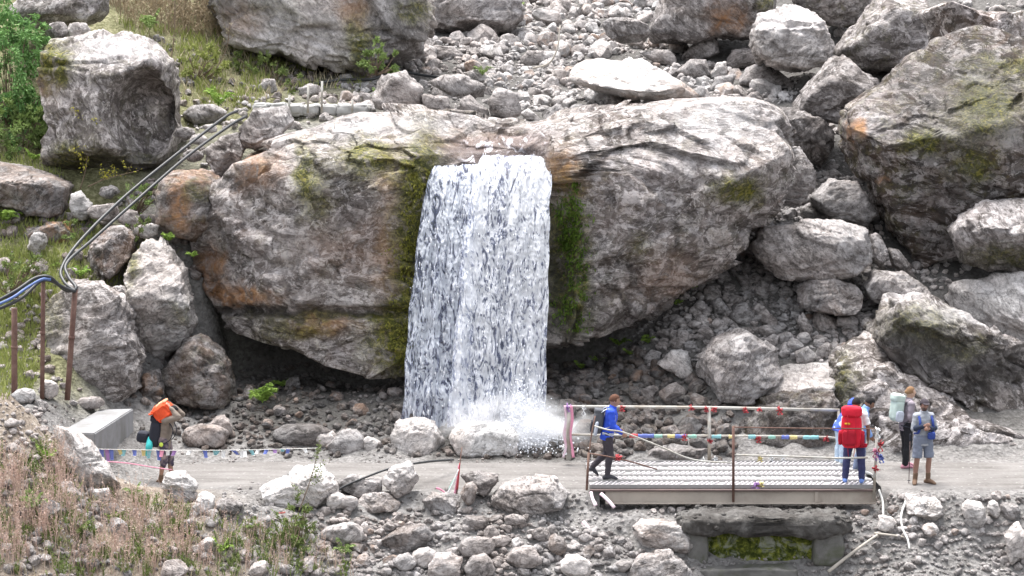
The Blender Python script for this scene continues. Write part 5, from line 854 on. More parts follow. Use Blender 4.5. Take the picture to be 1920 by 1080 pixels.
    me = remesh(X(np.vstack(m.V)), m.F, .0095 * s, 2); V = mesh_np(me) @ RZ / s; q = (V - g['hd']) @ Rh; q = q / np.array([.1, .077, .122])
    at = np.zeros((len(V), 4)); nq = np.linalg.norm(q, axis=1); hm = (nq < 1.5)
    for sy in (.36, -.36): at[:, 0] = np.maximum(at[:, 0], hm * np.exp(-(((q[:, 1] - sy) / .13) ** 2 + ((q[:, 2] - .08) / .07) ** 2) ** 2) * (q[:, 0] > .5)); at[:, 2] = np.maximum(at[:, 2], hm * .8 * np.exp(-(((q[:, 1] - sy) / .2) ** 2 + ((q[:, 2] - .28) / .05) ** 2) ** 2) * (q[:, 0] > .5))
    at[:, 1] = hm * np.exp(-((q[:, 1] / .26) ** 2 + ((q[:, 2] + .50) / .06) ** 2) ** 2) * (q[:, 0] > .4)
    if beard: at[:, 2] = np.maximum(at[:, 2], hm * .85 * sst(-.22, -.42, q[:, 2]) * sst(-.1, .25, q[:, 0]) * (1 - at[:, 1]))
    vattr(me, "face", at); obj("body", me, skin_mat(skin), root)
    for gname, kind, mat, par in cl:
        m = MB(); vox = .013
        if kind == 'top':
            ex = par.get('ex', .016); torso(m, ex, par.get('lo', -.13), bulk=1.02)
            for S in 'LR': arm(m, S, ex, par.get('sleeve', .97))
            if par.get('collar'): m.tube([g['nb'] - (0, 0, .02), g['nk'] - (0, 0, par.get('cl', .015))], [.082, .078], 14, (1, 0, 0))
            if par.get('hood'): m.add(np.array([v for v in D5_]) * np.array([.135, .115, .150]) @ Rh.T + g['hd'] + Rh @ np.array([-.03, 0, .0]), F5_)
        elif kind == 'legs':
            ex = par.get('ex', .016); up = g['sp'] - g['pel']; up /= np.linalg.norm(up)
            m.tube([g['pel'] - up * .10, g['pel'], g['pel'] + up * .08], [(.155 + ex, .112 + ex), (.165 + ex, .115 + ex), (.152 + ex * .8, .105 + ex * .8)], 18, (1, 0, .01), 3)
            for S in 'LR': m.tube([g['pel'] * .9 + .1 * g['h' + S], g['h' + S]], [.10 + ex, .096 + ex], 12, (1, 0, .01), 0, rnd=True); leg(m, S, ex, par.get('upto', .97))
        elif kind == 'hair':
            k5 = D5_.copy(); keep = par.get('len', 0); V5 = k5 * np.array([.112, .088, .126]); cutm = (k5[:, 0] > .35) & (k5[:, 2] < .42); V5[cutm] *= .78; V5[(k5[:, 2] < -.25 - keep)] *= .75; V5 += k5 * (.006 * fbm(k5 * 6 + 3, 3))[:, None]
            m.add(V5 @ Rh.T + g['hd'] + Rh @ np.array([-.008, 0, .012]), F5_); vox = .009
            if par.get('bun'): m.blob(g['hd'] + Rh @ np.array([-.10, 0, .03]), (.045, .045, .045), k=3)
        elif kind == 'cap':
            k5 = D5_.copy(); V5 = k5 * np.array([.118, .094, .128]); V5[:, 2] = np.maximum(V5[:, 2], .028); m.add(V5 @ Rh.T + g['hd'] + Rh @ np.array([-.004, 0, .012]), F5_)
            n = 14; br = [(.085 + .085 * math.cos(a), .082 * math.sin(a), .040 - .012 * math.cos(a)) for a in np.linspace(-1.5, 1.5, n)]; br2 = [(x, y, z + .012) for x, y, z in br]
            m.add(np.array(br + br2) @ Rh.T + g['hd'] + Rh @ np.array([.0, 0, .0]), [tuple(range(n))[::-1], tuple(range(n, 2 * n))] + [(i, (i + 1) % n, n + (i + 1) % n, n + i) for i in range(n)]); vox = .008
        elif kind == 'shoe':
            S = par['S']; a = g['a' + S]; t_ = g['t' + S]; hh_ = par.get('high', .06); m.tube([a + (a - t_) * np.array([.36, .36, 0]) - (0, 0, .048), a - (0, 0, .03), a * .45 + t_ * .55 + (0, 0, .002), t_ + (t_ - a) * np.array([.12, .12, 0])], [(.044, .042), (.050, .056), (.053, .042), (.040, .026)], 14, (0, 0, 1), 2, rnd=True)
            kd = (g['k' + S] - a); kd /= np.linalg.norm(kd); m.tube([a - (0, 0, .03), a + kd * hh_], [.050, .052], 14, (1, 0, 0)); vox = .010
        elif kind == 'cuff':
            for S in 'LR': e, w_ = g['e' + S], g['w' + S]; m.tube([e * .9 + w_ * .1, w_ * .98 + e * .02], [.062, .050], 12, (1, 0, .02), 0)
        me = remesh(X(np.vstack(m.V)), m.F, vox * s, 2); V = mesh_np(me)
        if kind in ('top', 'legs'):
            nv_ = np.empty(len(me.vertices) * 3, np.float32); me.vertices.foreach_get("normal", nv_); nv_ = nv_.reshape(-1, 3); amp = par.get('fold', .012); V = V + nv_ * (amp * fbm(V * np.array([9, 9, 14.]) + 7, 3) + amp * .7 * np.abs(pn(V * np.array([5, 5, 20]) + 3)))[:, None]; setco(me, V)
        obj(gname, me, mat, root, label=par.get('label'))
    return root, g, s, RZ
def at_foot(px, py, z=0.): p = Pz(px, py, z); return p
def fab(name, col, var=.2, dirt=None): return plain(name, col, .85, var, 10, .35, .006, dirt=dirt)
SK = (.36, .21, .15); SKD = (.22, .12, .08); SKL = (.52, .34, .26)
HAIRB = fab("brown_hair", (.12, .055, .035)); HAIRK = fab("black_hair", (.015, .013, .014)); HAIRL = fab("light_brown_hair", (.24, .14, .075))
BOOTD = fab("dark_boot", (.05, .05, .06)); BOOTB = fab("brown_boot", (.17, .11, .075)); SHW = fab("white_trainer", (.72, .70, .67)); SHB = fab("blue_trainer", (.16, .26, .60)); SHP = fab("pink_trainer", (.50, .24, .30))
BLUEJ = fab("blue_jacket", (.035, .09, .60)); GREYT = fab("charcoal_trousers", (.055, .048, .058)); NAVY = fab("navy_trousers", (.045, .05, .13)); TEEW = fab("white_tshirt", (.80, .79, .80)); LBLUE = fab("light_blue_hoodie", (.24, .40, .76)); JEANG = fab("grey_blue_jeans", (.20, .24, .36)); PALEJ = fab("pale_jeans", (.52, .64, .78)); ROYAL = fab("royal_blue_hood", (.08, .14, .58)); MAUVE = fab("mauve_grey_fleece", (.27, .235, .27)); BLACKT = fab("black_trousers", (.02, .02, .024)); GREYS = fab("grey_shirt", (.34, .36, .40)); DCUFF = fab("dark_sleeve", (.03, .04, .07)); SHORT = fab("grey_blue_shorts", (.20, .225, .29)); CAPD = fab("dark_cap", (.055, .045, .055)); KHAKI = fab("khaki_shirt", (.23, .19, .16)); CAMO = fab("patterned_dark_trousers", (.06, .05, .08), .3, dirt=(.36, .28, .27))
RED = fab("red_pack_cloth", (.66, .02, .045)); DRED = fab("dark_red_pack_cloth", (.40, .012, .03)); BLKP = fab("black_pack_cloth", (.03, .032, .045)); GREYP = fab("grey_pack_cloth", (.10, .105, .12)); MINT = fab("mint_pack_cover", (.50, .60, .55)); ORNG = fab("orange_red_bag_cloth", (.80, .10, .035)); STRAPL = fab("pale_strap", (.50, .54, .62)); BLUP = fab("blue_pouch_cloth", (.04, .07, .28)); TEALC = fab("teal_cloth_bag", (.06, .50, .50)); LIME = fab("lime_reflector", (.62, .78, .12)); YELP = fab("yellow_patch", (.75, .45, .05))
def shoes(mat, high=.06): return [("shoe", 'shoe', mat, dict(S='L', high=high)), ("shoe", 'shoe', mat, dict(S='R', high=high))]
# the walker in the blue jacket, stepping on to the bridge
pw = at_foot(1138, 897, ZD + .03)
wk = person("person in a bright blue jacket and dark trousers stepping onto the footbridge", pw, 0, 1.68, dict(pel=(.0, 0, .93), sp=(.03, 0, 1.08), ch=(.075, 0, 1.26), uc=(.09, 0, 1.38), nb=(.10, 0, 1.45), nk=(.125, 0, 1.52), hd=(.155, 0, 1.61), sL=(.07, .185, 1.39), eL=(.05, .23, 1.12), wL=(.25, .20, .98), sR=(.07, -.185, 1.39), eR=(.10, -.23, 1.11), wR=(.30, -.19, .965),
    hR=(0, -.09, .90), kR=(.07, -.10, .49), aR=(.0, -.10, .085), hL=(0, .09, .90), kL=(.0, .10, .50), aL=(-.30, .10, .22), tL=(-.20, .11, .06)), SK,
    [("jacket", 'top', BLUEJ, dict(ex=.020, collar=1, sleeve=.95)), ("trousers", 'legs', GREYT, dict(ex=.014)), ("hair", 'hair', HAIRB, {})] + shoes(BOOTD, .09), headrot=(0, .12, 0), curl=(.9, .9))
def sbox(m, c, size, e=.45, rot=None, k=4, amp=.012): m.blob(c, np.array(size) / 2, e, rot, k, amp, 2.5)
def pack_root(label, loc, cat="backpack"): return obj("backpack" if cat == "backpack" else "bag", None, loc=loc, label=label, cat=cat)
def part(name, mat, root, f, lab=None): m = MB(); f(m); return m.build(name, mat, root, label=lab)
def loc_of(pw, s, RZ, v): return np.array(pw) + RZ @ (np.array(v) * s)
def strap(m, s, RZ, o, a, b, c, r=(.022, .007)): m.tube(np.array([RZ @ (np.array(v) * s) - o for v in (a, b, c)]), [r, r, r], 8, (0, 1, 0), 5)
root, g, s, RZ = wk; o = RZ @ (np.array([-.19, 0, 1.17]) * s)
bp = pack_root("dark grey day pack with pale straps on the blue jacket walker", np.array(pw) + o)
rt = euler(0, .16, 0)
part("main_bag", GREYP, bp, lambda m: sbox(m, (0, 0, 0), (.20, .28, .46), rot=rt)); part("pocket", BLKP, bp, lambda m: sbox(m, (-.10, 0, -.08), (.09, .22, .24), rot=rt)); part("lid", GREYP, bp, lambda m: sbox(m, (.03, 0, .22), (.20, .26, .10), rot=rt))
for sy in (1, -1): part("strap", STRAPL, bp, lambda m: m.tube([(.06, sy * .12, .21), (.20, sy * .13, .28), (.335, sy * .12, .16), (.30, sy * .14, -.02), (.10, sy * .14, -.12)], [(.026, .008)] * 5, 8, (1, 0, 0), 5))
part("side_bottle", STRAPL, bp, lambda m: m.tube([(-.06, -.15, -.22), (-.02, -.15, .0)], [.035, .033], 10, (0, 1, 0), rnd=True)); part("hip_belt", STRAPL, bp, lambda m: m.tube([(.08, -.14, -.20), (.20, -.175, -.22), (.30, -.13, -.23)], [(.03, .008)] * 3, 8, (1, 0, 0), 4))
# the hiker with the big red pack, back to the camera
pr = at_foot(1601, 904, ZD + .02); yr = R(78)
rk = person("person in a white T-shirt and navy trousers wearing the big red backpack, seen from behind", pr, yr, 1.66, dict(hd=(.06, -.02, 1.62), sp=(.03, 0, 1.1), ch=(.06, 0, 1.28), uc=(.06, 0, 1.40), nb=(.06, 0, 1.46), nk=(.065, -.01, 1.53), sL=(.04, .185, 1.40), sR=(.04, -.185, 1.40), eR=(.04, -.27, 1.12), wR=(.10, -.27, .87), eL=(.10, .235, 1.14), wL=(.25, .17, 1.0), hL=(0, .105, .92), kL=(.02, .15, .5), aL=(-.02, .18, .085), kR=(.02, -.14, .5), aR=(-.02, -.16, .085), hR=(0, -.10, .92)), SKD,
    [("tshirt", 'top', TEEW, dict(ex=.022, sleeve=.36, lo=-.16)), ("trousers", 'legs', NAVY, dict(ex=.022)), ("hair", 'hair', HAIRK, {})] + shoes(SHB), headrot=(0, .2, -.5), curl=(.8, .8))
root, g, s, RZ = rk; o = RZ @ (np.array([-.21, .06, 1.12]) * s); rp_ = pack_root("big bright red trekking backpack worn by the person in the white T-shirt", np.array(pr) + o)
rw = RZ @ euler(0, .10, .05)
def rb(c, size, e=.5): return lambda m: sbox(m, rw @ np.array(c), size, e, rw)
part("main_bag", RED, rp_, rb((0, 0, -.02), (.28, .40, .66))); part("lid", RED, rp_, rb((-.02, 0, .36), (.30, .40, .22))); part("front_pocket", DRED, rp_, rb((-.15, .04, -.14), (.10, .27, .30))); part("side_pocket", DRED, rp_, rb((-.02, .21, -.15), (.18, .08, .28))); part("side_pocket", DRED, rp_, rb((-.02, -.21, -.15), (.18, .08, .28)))
part("patch", YELP, rp_, rb((-.165, .08, .13), (.02, .10, .035), .6)); part("hip_belt", DRED, rp_, rb((.10, -.10, -.30), (.10, .42, .09)))
for sy in (.08, -.08): part("compression_strap", DRED, rp_, lambda m: m.tube([rw @ np.array((-.17, sy, .30)), rw @ np.array((-.20, sy, .0)), rw @ np.array((-.17, sy * .8, -.36)), rw @ np.array((-.12, sy * .6, -.50))], [(.014, .005)] * 4, 8, (1, 0, 0), 5))
for sy in (1, -1): part("strap", RED, rp_, lambda m: m.tube([rw @ np.array((.12, sy * .12, .24)), rw @ np.array((.24, sy * .14, .33)), rw @ np.array((.37, sy * .13, .18)), rw @ np.array((.34, sy * .16, -.05)), rw @ np.array((.16, sy * .18, -.2))], [(.028, .009)] * 5, 8, (1, 0, 0), 5))
# the one in the light blue hoodie
ph = at_foot(1612, 889, .02)
person("person in a light blue hooded top and grey jeans, head bent, beside the red backpack", ph, R(-8), 1.60, dict(pel=(0, 0, .93), sp=(.02, 0, 1.08), ch=(.03, 0, 1.26), uc=(.06, 0, 1.38), nb=(.09, 0, 1.45), nk=(.13, 0, 1.51), hd=(.19, 0, 1.58), sL=(.05, .18, 1.38), sR=(.05, -.18, 1.38), eR=(.10, -.22, 1.10), wR=(.22, -.20, .89), eL=(.08, .24, 1.12), wL=(.16, .26, .90), aL=(-.10, .1, .085), kL=(.0, .1, .5), aR=(.06, -.10, .085), kR=(.05, -.10, .5)), SKD,
    [("hoodie", 'top', LBLUE, dict(ex=.024, collar=1, cl=-.01)), ("jeans", 'legs', JEANG, dict(ex=.018)), ("hair", 'hair', HAIRK, {})] + shoes(SHW), headrot=(0, .55, 0), curl=(.7, .7))
# half hidden one in the blue hood
pb = at_foot(1575, 872, ZD - .02)
person("person in a royal blue hood and pale jeans, mostly hidden behind the red backpack", pb, R(20), 1.55, dict(pel=(-.02, 0, .90), sp=(.05, 0, 1.02), ch=(.16, 0, 1.15), uc=(.23, 0, 1.23), nb=(.27, 0, 1.27), nk=(.31, 0, 1.32), hd=(.35, 0, 1.40), sL=(.22, .18, 1.23), sR=(.22, -.18, 1.23), eR=(.28, -.22, .97), wR=(.42, -.15, .84), eL=(.28, .22, .97), wL=(.42, .15, .84)), SKD, [("hooded_jacket", 'top', ROYAL, dict(ex=.022, hood=1)), ("jeans", 'legs', PALEJ, dict(ex=.02))] + shoes(SHW), curl=(.8, .8))
# the one looking away, with the mint pack
pm = at_foot(1697, 877, 0); ym = R(14)
mk_ = person("person in a mauve grey fleece and black trousers gazing sideways, hair tied back", pm, ym, 1.66, dict(pel=(0, 0, .95), ch=(.03, 0, 1.28), uc=(.04, 0, 1.40), nb=(.05, 0, 1.47), nk=(.07, 0, 1.54), hd=(.10, 0, 1.64), sR=(.03, -.185, 1.41), eR=(-.02, -.24, 1.14), wR=(.14, -.22, .98), eL=(.0, .235, 1.13), wL=(.15, .20, .97), sL=(.03, .185, 1.41), kL=(.05, .1, .5), aL=(.06, .1, .085), kR=(.02, -.1, .5), aR=(-.05, -.1, .085)), SKL,
    [("fleece", 'top', MAUVE, dict(ex=.024, collar=1)), ("trousers", 'legs', BLACKT, dict(ex=.022)), ("hair", 'hair', HAIRL, dict(bun=1))] + shoes(SHP), headrot=(0, -.12, 0), curl=(.8, .8))
root, g, s, RZ = mk_; o = RZ @ (np.array([-.20, 0, 1.28]) * s); mp = pack_root("pale mint covered backpack on the person in the mauve grey fleece", np.array(pm) + o)
rw = RZ @ euler(0, .12, 0)
part("main_bag", MINT, mp, rb((-.02, 0, 0), (.22, .33, .48))); part("lid", MINT, mp, rb((-.03, 0, .24), (.25, .32, .18))); part("side_pocket", STRAPL, mp, rb((-.02, -.18, -.12), (.16, .07, .22)))
for sy in (1, -1): part("strap", GREYP, mp, lambda m: m.tube([rw @ np.array((.08, sy * .12, .14)), rw @ np.array((.20, sy * .13, .22)), rw @ np.array((.34, sy * .13, .06)), rw @ np.array((.30, sy * .15, -.15)), rw @ np.array((.10, sy * .16, -.25))], [(.026, .008)] * 5, 8, (1, 0, 0), 5))
part("hip_belt", BLKP, mp, lambda m: [m.tube([rw @ np.array((.05, sy * .14, -.30)), rw @ np.array((.20, sy * .20, -.32)), rw @ np.array((.33, sy * .10, -.33))], [(.035, .01)] * 3, 8, (0, 0, 1), 4) for sy in (1, -1)])
# the bearded one in shorts, arms folded
ps = at_foot(1729, 907, 0); ysx = R(-80)
sk_ = person("bearded person in a grey shirt, grey shorts and dark cap with forearms folded", ps, ysx, 1.68, dict(sL=(.0, .165, 1.41), eL=(.03, .25, 1.16), wL=(.22, .04, 1.18), sR=(0, -.165, 1.41), eR=(.04, -.235, 1.15), wR=(.21, -.06, 1.24), palmL=(1, 0, .3), palmR=(1, 0, .3), hL=(0, .10, .92), kL=(.02, .13, .5), aL=(-.02, .13, .085), hR=(0, -.10, .92), kR=(.02, -.13, .5), aR=(-.02, -.15, .085), tR=(.14, -.22, .03), tL=(.14, .20, .03)), (.30, .17, .13),
    [("shirt", 'top', GREYS, dict(ex=.012, sleeve=.62, lo=-.15, collar=1)), ("sleeve_ends", 'cuff', DCUFF, {}), ("shorts", 'legs', SHORT, dict(ex=.018, upto=.44)), ("cap", 'cap', CAPD, {}), ("hair", 'hair', HAIRK, {})] + shoes(BOOTB, .15), beard=True, curl=(1., 1.))
root, g, s, RZ = sk_
po = np.array(ps) + RZ @ (np.array([.20, .10, 1.03]) * s); bgm = obj("pouch", None, loc=po, label="small dark blue pouch hanging at the bearded person's waist", cat="pouch")
part("pouch_body", BLUP, bgm, lambda m: sbox(m, (0, 0, 0), (.15, .10, .15), .6)); part("cord", BLKP, bgm, lambda m: m.tube([(0, .04, .06), RZ @ np.array((-.06, .05, .22)) , RZ @ np.array((-.10, .06, .38))], .008, 8, (0, 1, 0), 4))
po = np.array(ps) + RZ @ (np.array([-.16, .12, 1.12]) * s); bpk = pack_root("small pack with orange side behind the bearded person in shorts", po)
part("main_bag", GREYP, bpk, lambda m: sbox(m, (0, 0, .08), RZ.__abs__() @ np.array((.16, .28, .42)), .5)); part("side_bag", ORNG, bpk, lambda m: sbox(m, (.10, -.02, -.08), (.10, .14, .26), .6))
for sy in (1, -1): part("strap", BLUP, bpk, lambda m: m.tube([RZ @ np.array(v) for v in ((.06, sy * .12 - .11, .25), (.16, sy * .13 - .11, .33), (.30, sy * .13 - .11, .18), (.28, sy * .15 - .11, -.02), (.10, sy * .17 - .11, -.08))], [(.026, .008)] * 5, 8, (0, 1, 0), 5))
tp_ = Pz(1704, 906, 0); tk = obj("trekking_pole", None, loc=tp_, label="thin dark trekking pole standing before the person in black trousers", cat="trekking pole")
hp = P(1707, 815, tp_[1] + .05) - tp_; part("shaft", DARKS, tk, lambda m: m.tube([(0, 0, 0), hp * .5, hp * .9], [.006, .009, .011], 8, (0, 1, 0))); part("grip", BLKP, tk, lambda m: m.tube([hp * .88, hp], [.017, .019], 10, (0, 1, 0), rnd=True)); part("basket", BLKP, tk, lambda m: m.tube([hp * .05, hp * .06], .03, 12, (0, 1, 0)))
# the porter with the orange red bag carried on the head
pp = at_foot(310, 905, 0)
pk_ = person("porter in a khaki shirt, arms raised to the orange red bag on the neck", pp, R(-6), 1.60, dict(pel=(0, 0, .93), sp=(.02, 0, 1.08), ch=(.06, 0, 1.26), uc=(.08, 0, 1.37), nb=(.11, 0, 1.43), nk=(.15, 0, 1.49), hd=(.20, 0, 1.56), sR=(.07, -.19, 1.39), eR=(.38, -.22, 1.47), wR=(.17, -.17, 1.69), sL=(.07, .19, 1.39), eL=(.34, .24, 1.45), wL=(.14, .16, 1.68), palmR=(0, -.4, 1), palmL=(0, .4, 1), kL=(.10, .1, .5), aL=(.12, .1, .085), kR=(.02, -.1, .5), aR=(-.08, -.1, .085)), SK,
    [("shirt", 'top', KHAKI, dict(ex=.024, sleeve=.9, lo=-.18)), ("trousers", 'legs', CAMO, dict(ex=.022, upto=.62)), ("hair", 'hair', HAIRK, {})] + shoes(BOOTB, .12), headrot=(0, .45, 0), curl=(.5, .5))
root, g, s, RZ = pk_
po = np.array(pp) + RZ @ (np.array([.00, -.02, 1.56]) * s); hb = obj("bag", None, loc=po, label="bright orange red bag carried across the porter's head and neck", cat="bag")
rw = euler(0, -.62, 0); part("bag_body", ORNG, hb, lambda m: sbox(m, (0, 0, 0), (.36, .42, .34), .42, rw, 5, .05)); part("flap", ORNG, hb, lambda m: sbox(m, (-.20, -.05, -.02), (.16, .30, .03), .6, euler(0, -.3, 0), 4, .03)); part("top_panel", fab("pale_orange_cloth", (.82, .40, .24)), hb, lambda m: sbox(m, rw @ np.array((.06, 0, .155)), (.26, .34, .06), .5, rw, 4, .02))
po = np.array(pp) + RZ @ (np.array([-.17, 0, 1.10]) * s); bk2 = pack_root("black backpack on the porter's back with gear hanging from it", po)
rw = RZ @ euler(0, .15, 0); part("main_bag", BLKP, bk2, rb((0, 0, 0), (.24, .34, .58))); part("hanging_pouch", BLKP, bk2, rb((-.24, -.05, -.12), (.24, .24, .22))); part("lid", BLKP, bk2, rb((-.02, 0, .27), (.24, .32, .14)))
part("teal_cloth", TEALC, bk2, lambda m: [m.tube([(-.13, -.10, -.10), (-.12, -.19, -.25), (-.16, -.17, -.42)], [(.05, .03), (.07, .035), (.05, .02)], 10, (0, 1, 0), 5, rnd=True)]); part("reflector", LIME, bk2, lambda m: m.blob((.12, -.21, -.21), (.04, .015, .045), k=3))
for sy in (1, -1): part("strap", BLKP, bk2, lambda m: m.tube([rw @ np.array((.09, sy * .12, .22)), rw @ np.array((.20, sy * .13, .30)), rw @ np.array((.35, sy * .13, .12)), rw @ np.array((.30, sy * .15, -.1)), rw @ np.array((.1, sy * .16, -.2))], [(.026, .008)] * 5, 8, (1, 0, 0), 5))
# ------------------------------------------------------------------ vegetation
BVHALL = None
def leafmesh(C, Dr, L, Wd, fold=.25):
    """diamond leaves: centre, direction, length, width -> two triangles folded on the midrib"""
    n = len(C); Dr = Dr / np.linalg.norm(Dr, axis=1)[:, None]; A = RNG.normal(size=(n, 3)); S = np.cross(Dr, A); S /= np.linalg.norm(S, axis=1)[:, None]; N = np.cross(S, Dr)
    L = L[:, None]; Wd = Wd[:, None]
    V = np.stack([C, C + Dr * L * .5 + S * Wd * .5 + N * Wd * fold, C + Dr * L, C + Dr * L * .5 - S * Wd * .5 + N * Wd * fold], 1).reshape(-1, 3)
    b = (np.arange(n) * 4)[:, None]; F = np.concatenate([b + [0, 1, 2], b + [0, 2, 3]], 1).reshape(-1, 3); return V, F
G_FERN = foliage("fern_green", (.11, .20, .035), (.34, .48, .10)); G_BUSH = foliage("bush_green", (.05, .13, .045), (.24, .42, .13)); G_LEAF = foliage("leaf_green", (.10, .16, .05), (.32, .42, .14)); G_DRY = foliage("dry_stalk", (.38, .25, .21), (.70, .55, .47)); G_GRASS = foliage("bank_grass", (.14, .18, .05), (.40, .43, .14)); G_TAN = foliage("tan_grass", (.30, .25, .16), (.60, .54, .38)); G_OLIVE = foliage("olive_shrub", (.06, .10, .03), (.26, .32, .10)); G_YEL = foliage("yellow_leaf", (.30, .30, .03), (.55, .50, .08))
WOODB = plain("brown_twig", (.17, .125, .09), .9, .25, 12)
def shrub(label, blobs, n, L, mat=G_BUSH, droop=.4, name="shrub", cat="shrub", base=None, nst=9, group=None):
    """blobs: (px,py,Y,r)"""
    cs = [(P(x, y, Y), r) for x, y, Y, r in blobs]; b = cs[0][0].copy() if base is None else base; b[2] = min(b[2], min(c[2] - r for c, r in cs)) if base is None else b[2]
    root = obj(name, None, loc=b, label=label, cat=cat, group=group); tot = sum(r * r for c, r in cs); Cs, Ds = [], []; m = MB()
    for c, r in cs:
        k = int(n * r * r / tot); nc = max(6, k // 38); d = RNG.normal(size=(nc, 3)); d /= np.linalg.norm(d, axis=1)[:, None]; rad = r * RNG.random(nc) ** .35; cl = c + d * rad[:, None] * np.array([1, .9, .95])
        for q, dd in zip(cl, d):
            kk = k // nc; t = RNG.random(kk); ax = dd * .8 + RNG.normal(size=3) * .3 - np.array([0, 0, droop]); sp_ = r * .42; p = q + ax * t[:, None] * sp_ + RNG.normal(size=(kk, 3)) * r * .05; Cs.append(p); Ds.append(ax + RNG.normal(size=(kk, 3)) * .75)
            m.tube([(b + (q - b) * .0 + np.array([RNG.normal() * .05, 0, 0])) - b, (q * .6 + b * .4) - b + RNG.normal(size=3) * .06, q - b, q + ax * sp_ * .8 - b], [.018, .012, .007, .003], 5, (0, 1, 0)) if RNG.random() < nst * 1.0 / nc else None
    C = np.vstack(Cs); Dd = np.vstack(Ds); k = len(C); V, F = leafmesh(C - b, Dd, L * RNG.uniform(.5, 1.3, k), L * RNG.uniform(.25, .5, k)); obj("foliage", np_mesh("foliage", V, F, False), mat, root)
    if m.V: m.build("stem", WOODB, root)
    return root
def fern(label, px, py, Y, n, L, mat=G_FERN, up=.7, name="fern", group=None, base=None):
    b = P(px, py, Y) if base is None else base; root = obj(name, None, loc=b, label=label, cat="fern" if name == "fern" else "plant", group=group); Vs, Fs, k0 = [], [], 0; m = MB()
    for i in range(n):
        a = i * 2.4 + RNG.normal() * .3; l = L * RNG.uniform(.6, 1.15); t = np.linspace(0, 1, 9); h = np.array([math.cos(a), math.sin(a), 0]); sp = RNG.uniform(.5, 1.)
        pts = h * (t * l * sp * .8)[:, None] + np.stack([0 * t, 0 * t, l * up * (1.5 * t - 1.25 * t * t * sp)], 1); m.tube(pts, [.006] * 8 + [.003], 4, (0, 0, 1), cap=False); s = np.cross(h, (0, 0, 1))
        tt = np.repeat(np.linspace(.12, 1, 15), 2); sg = np.tile([1, -1], 15); pc = np.stack([np.interp(tt, t, pts[:, j]) for j in range(3)], 1); ln = l * .26 * np.sin(np.clip(tt, 0, 1) * 2.6 + .35)
        V, F = leafmesh(pc, s * sg[:, None] + h * .45 + np.array([0, 0, -.2]) + RNG.normal(size=(30, 3)) * .12, ln, ln * .34, .1); Vs.append(V); Fs.append(F + k0); k0 += len(V)
    obj("fronds", np_mesh("fronds", np.vstack(Vs), np.vstack(Fs), False), mat, root); m.build("stem", mat, root); return root
def blades(name, label, poly, n, h0, h1, mat, wd=.012, lean=.35, cat="grass", clump=0., nodes=None, sz=None):
    poly = np.asarray(poly, float); lo, hi = poly.min(0), poly.max(0); q = RNG.random((n * 5, 2)) * (hi - lo) + lo; q = q[inpoly(q[:, 0], q[:, 1], poly)]
    if clump: q = q[pn(np.stack([q[:, 0] * .022, q[:, 1] * .03, q[:, 0] * 0 + clump], 1)) + .55 * pn(np.stack([q[:, 0] * .06, q[:, 1] * .07, q[:, 0] * 0 + clump], 1)) > .02]
    q = q[:n]; H = hit(q[:, 0], q[:, 1]); ok = np.abs(proj(H)[1] - q[:, 1]) < 25; H = H[ok]; n = len(H); hh_ = RNG.uniform(h0, h1, n); a = RNG.random(n) * 6.3; ln = np.stack([np.cos(a), np.sin(a)], 1) * (RNG.random(n) * lean * hh_)[:, None]; s = np.stack([-np.sin(a), np.cos(a), a * 0], 1)
    s = np.stack([np.cos(a * 3), .4 * np.sin(a * 3), a * 0], 1); V = []
    for t, w_ in ((0, 1), (.45, .8), (.8, .5)):
        c = H + np.concatenate([ln * t ** 1.7, (hh_ * t * (1 - .15 * t))[:, None]], 1) - np.array([0, 0, .02]); V += [c - s * wd * w_ / 2, c + s * wd * w_ / 2]
    V.append(H + np.concatenate([ln, (hh_ * .88)[:, None]], 1)); V = np.stack(V, 1).reshape(-1, 3); b = (np.arange(n) * 7)[:, None]
    F = np.concatenate([b + [0, 1, 3], b + [0, 3, 2], b + [2, 3, 5], b + [2, 5, 4], b + [4, 5, 6]], 1).reshape(-1, 3)
    if sz:     # feathery seed heads
        k = 9; t = np.repeat(np.linspace(.45, .95, k)[None], n, 0).ravel(); Hr = np.repeat(H, k, 0); lr = np.repeat(ln, k, 0); hr = np.repeat(hh_, k); C = Hr + np.concatenate([lr * (t ** 1.7)[:, None], (hr * t * (1 - .15 * t))[:, None]], 1); L = sz * RNG.uniform(.5, 1.2, len(C)); v2, f2 = leafmesh(C, RNG.normal(size=(len(C), 3)) + np.array([0, 0, .9]), L, L * .3); F = np.vstack([F, f2 + len(V)]); V = np.vstack([V, v2])
    return obj(name, np_mesh(name, V, F, False), mat, label=label, cat=cat, kind='stuff')
# the bank at the upper edge, the slope and the dry foreground
UPB = [(215, 40), (340, 60), (480, 60), (680, 120), (690, 165), (560, 170), (440, 205), (345, 200), (325, 110)]
blades("grass", "yellow green grass on the bank behind the scooped boulder", UPB, 2600, .10, .35, G_GRASS, .03, .7, clump=5.)
blades("dry_grass", "pale straw grass on the bank behind the scooped boulder", UPB, 900, .12, .4, G_TAN, .03, .9)
blades("undergrowth", "brown twiggy undergrowth at the top of the bank", [(190, 0), (480, 0), (470, 90), (400, 80), (240, 50)], 650, .3, 1.1, foliage("brown_brush", (.16, .12, .08), (.46, .38, .26)), .03, .9, "undergrowth", sz=.12)
blades("grass", "grass and moss on the slope under the bush", [(0, 290), (110, 300), (140, 420), (330, 470), (330, 520), (100, 560), (0, 620)], 3600, .08, .3, G_GRASS, .025, .7)
blades("grass", "mossy grass behind the rusty posts", [(0, 470), (110, 480), (95, 620), (60, 740), (0, 750)], 3200, .08, .28, G_GRASS, .025, .7)
DRYP = [(-10, 850), (90, 830), (200, 930), (300, 935), (420, 990), (560, 1000), (680, 1085), (-10, 1085)]
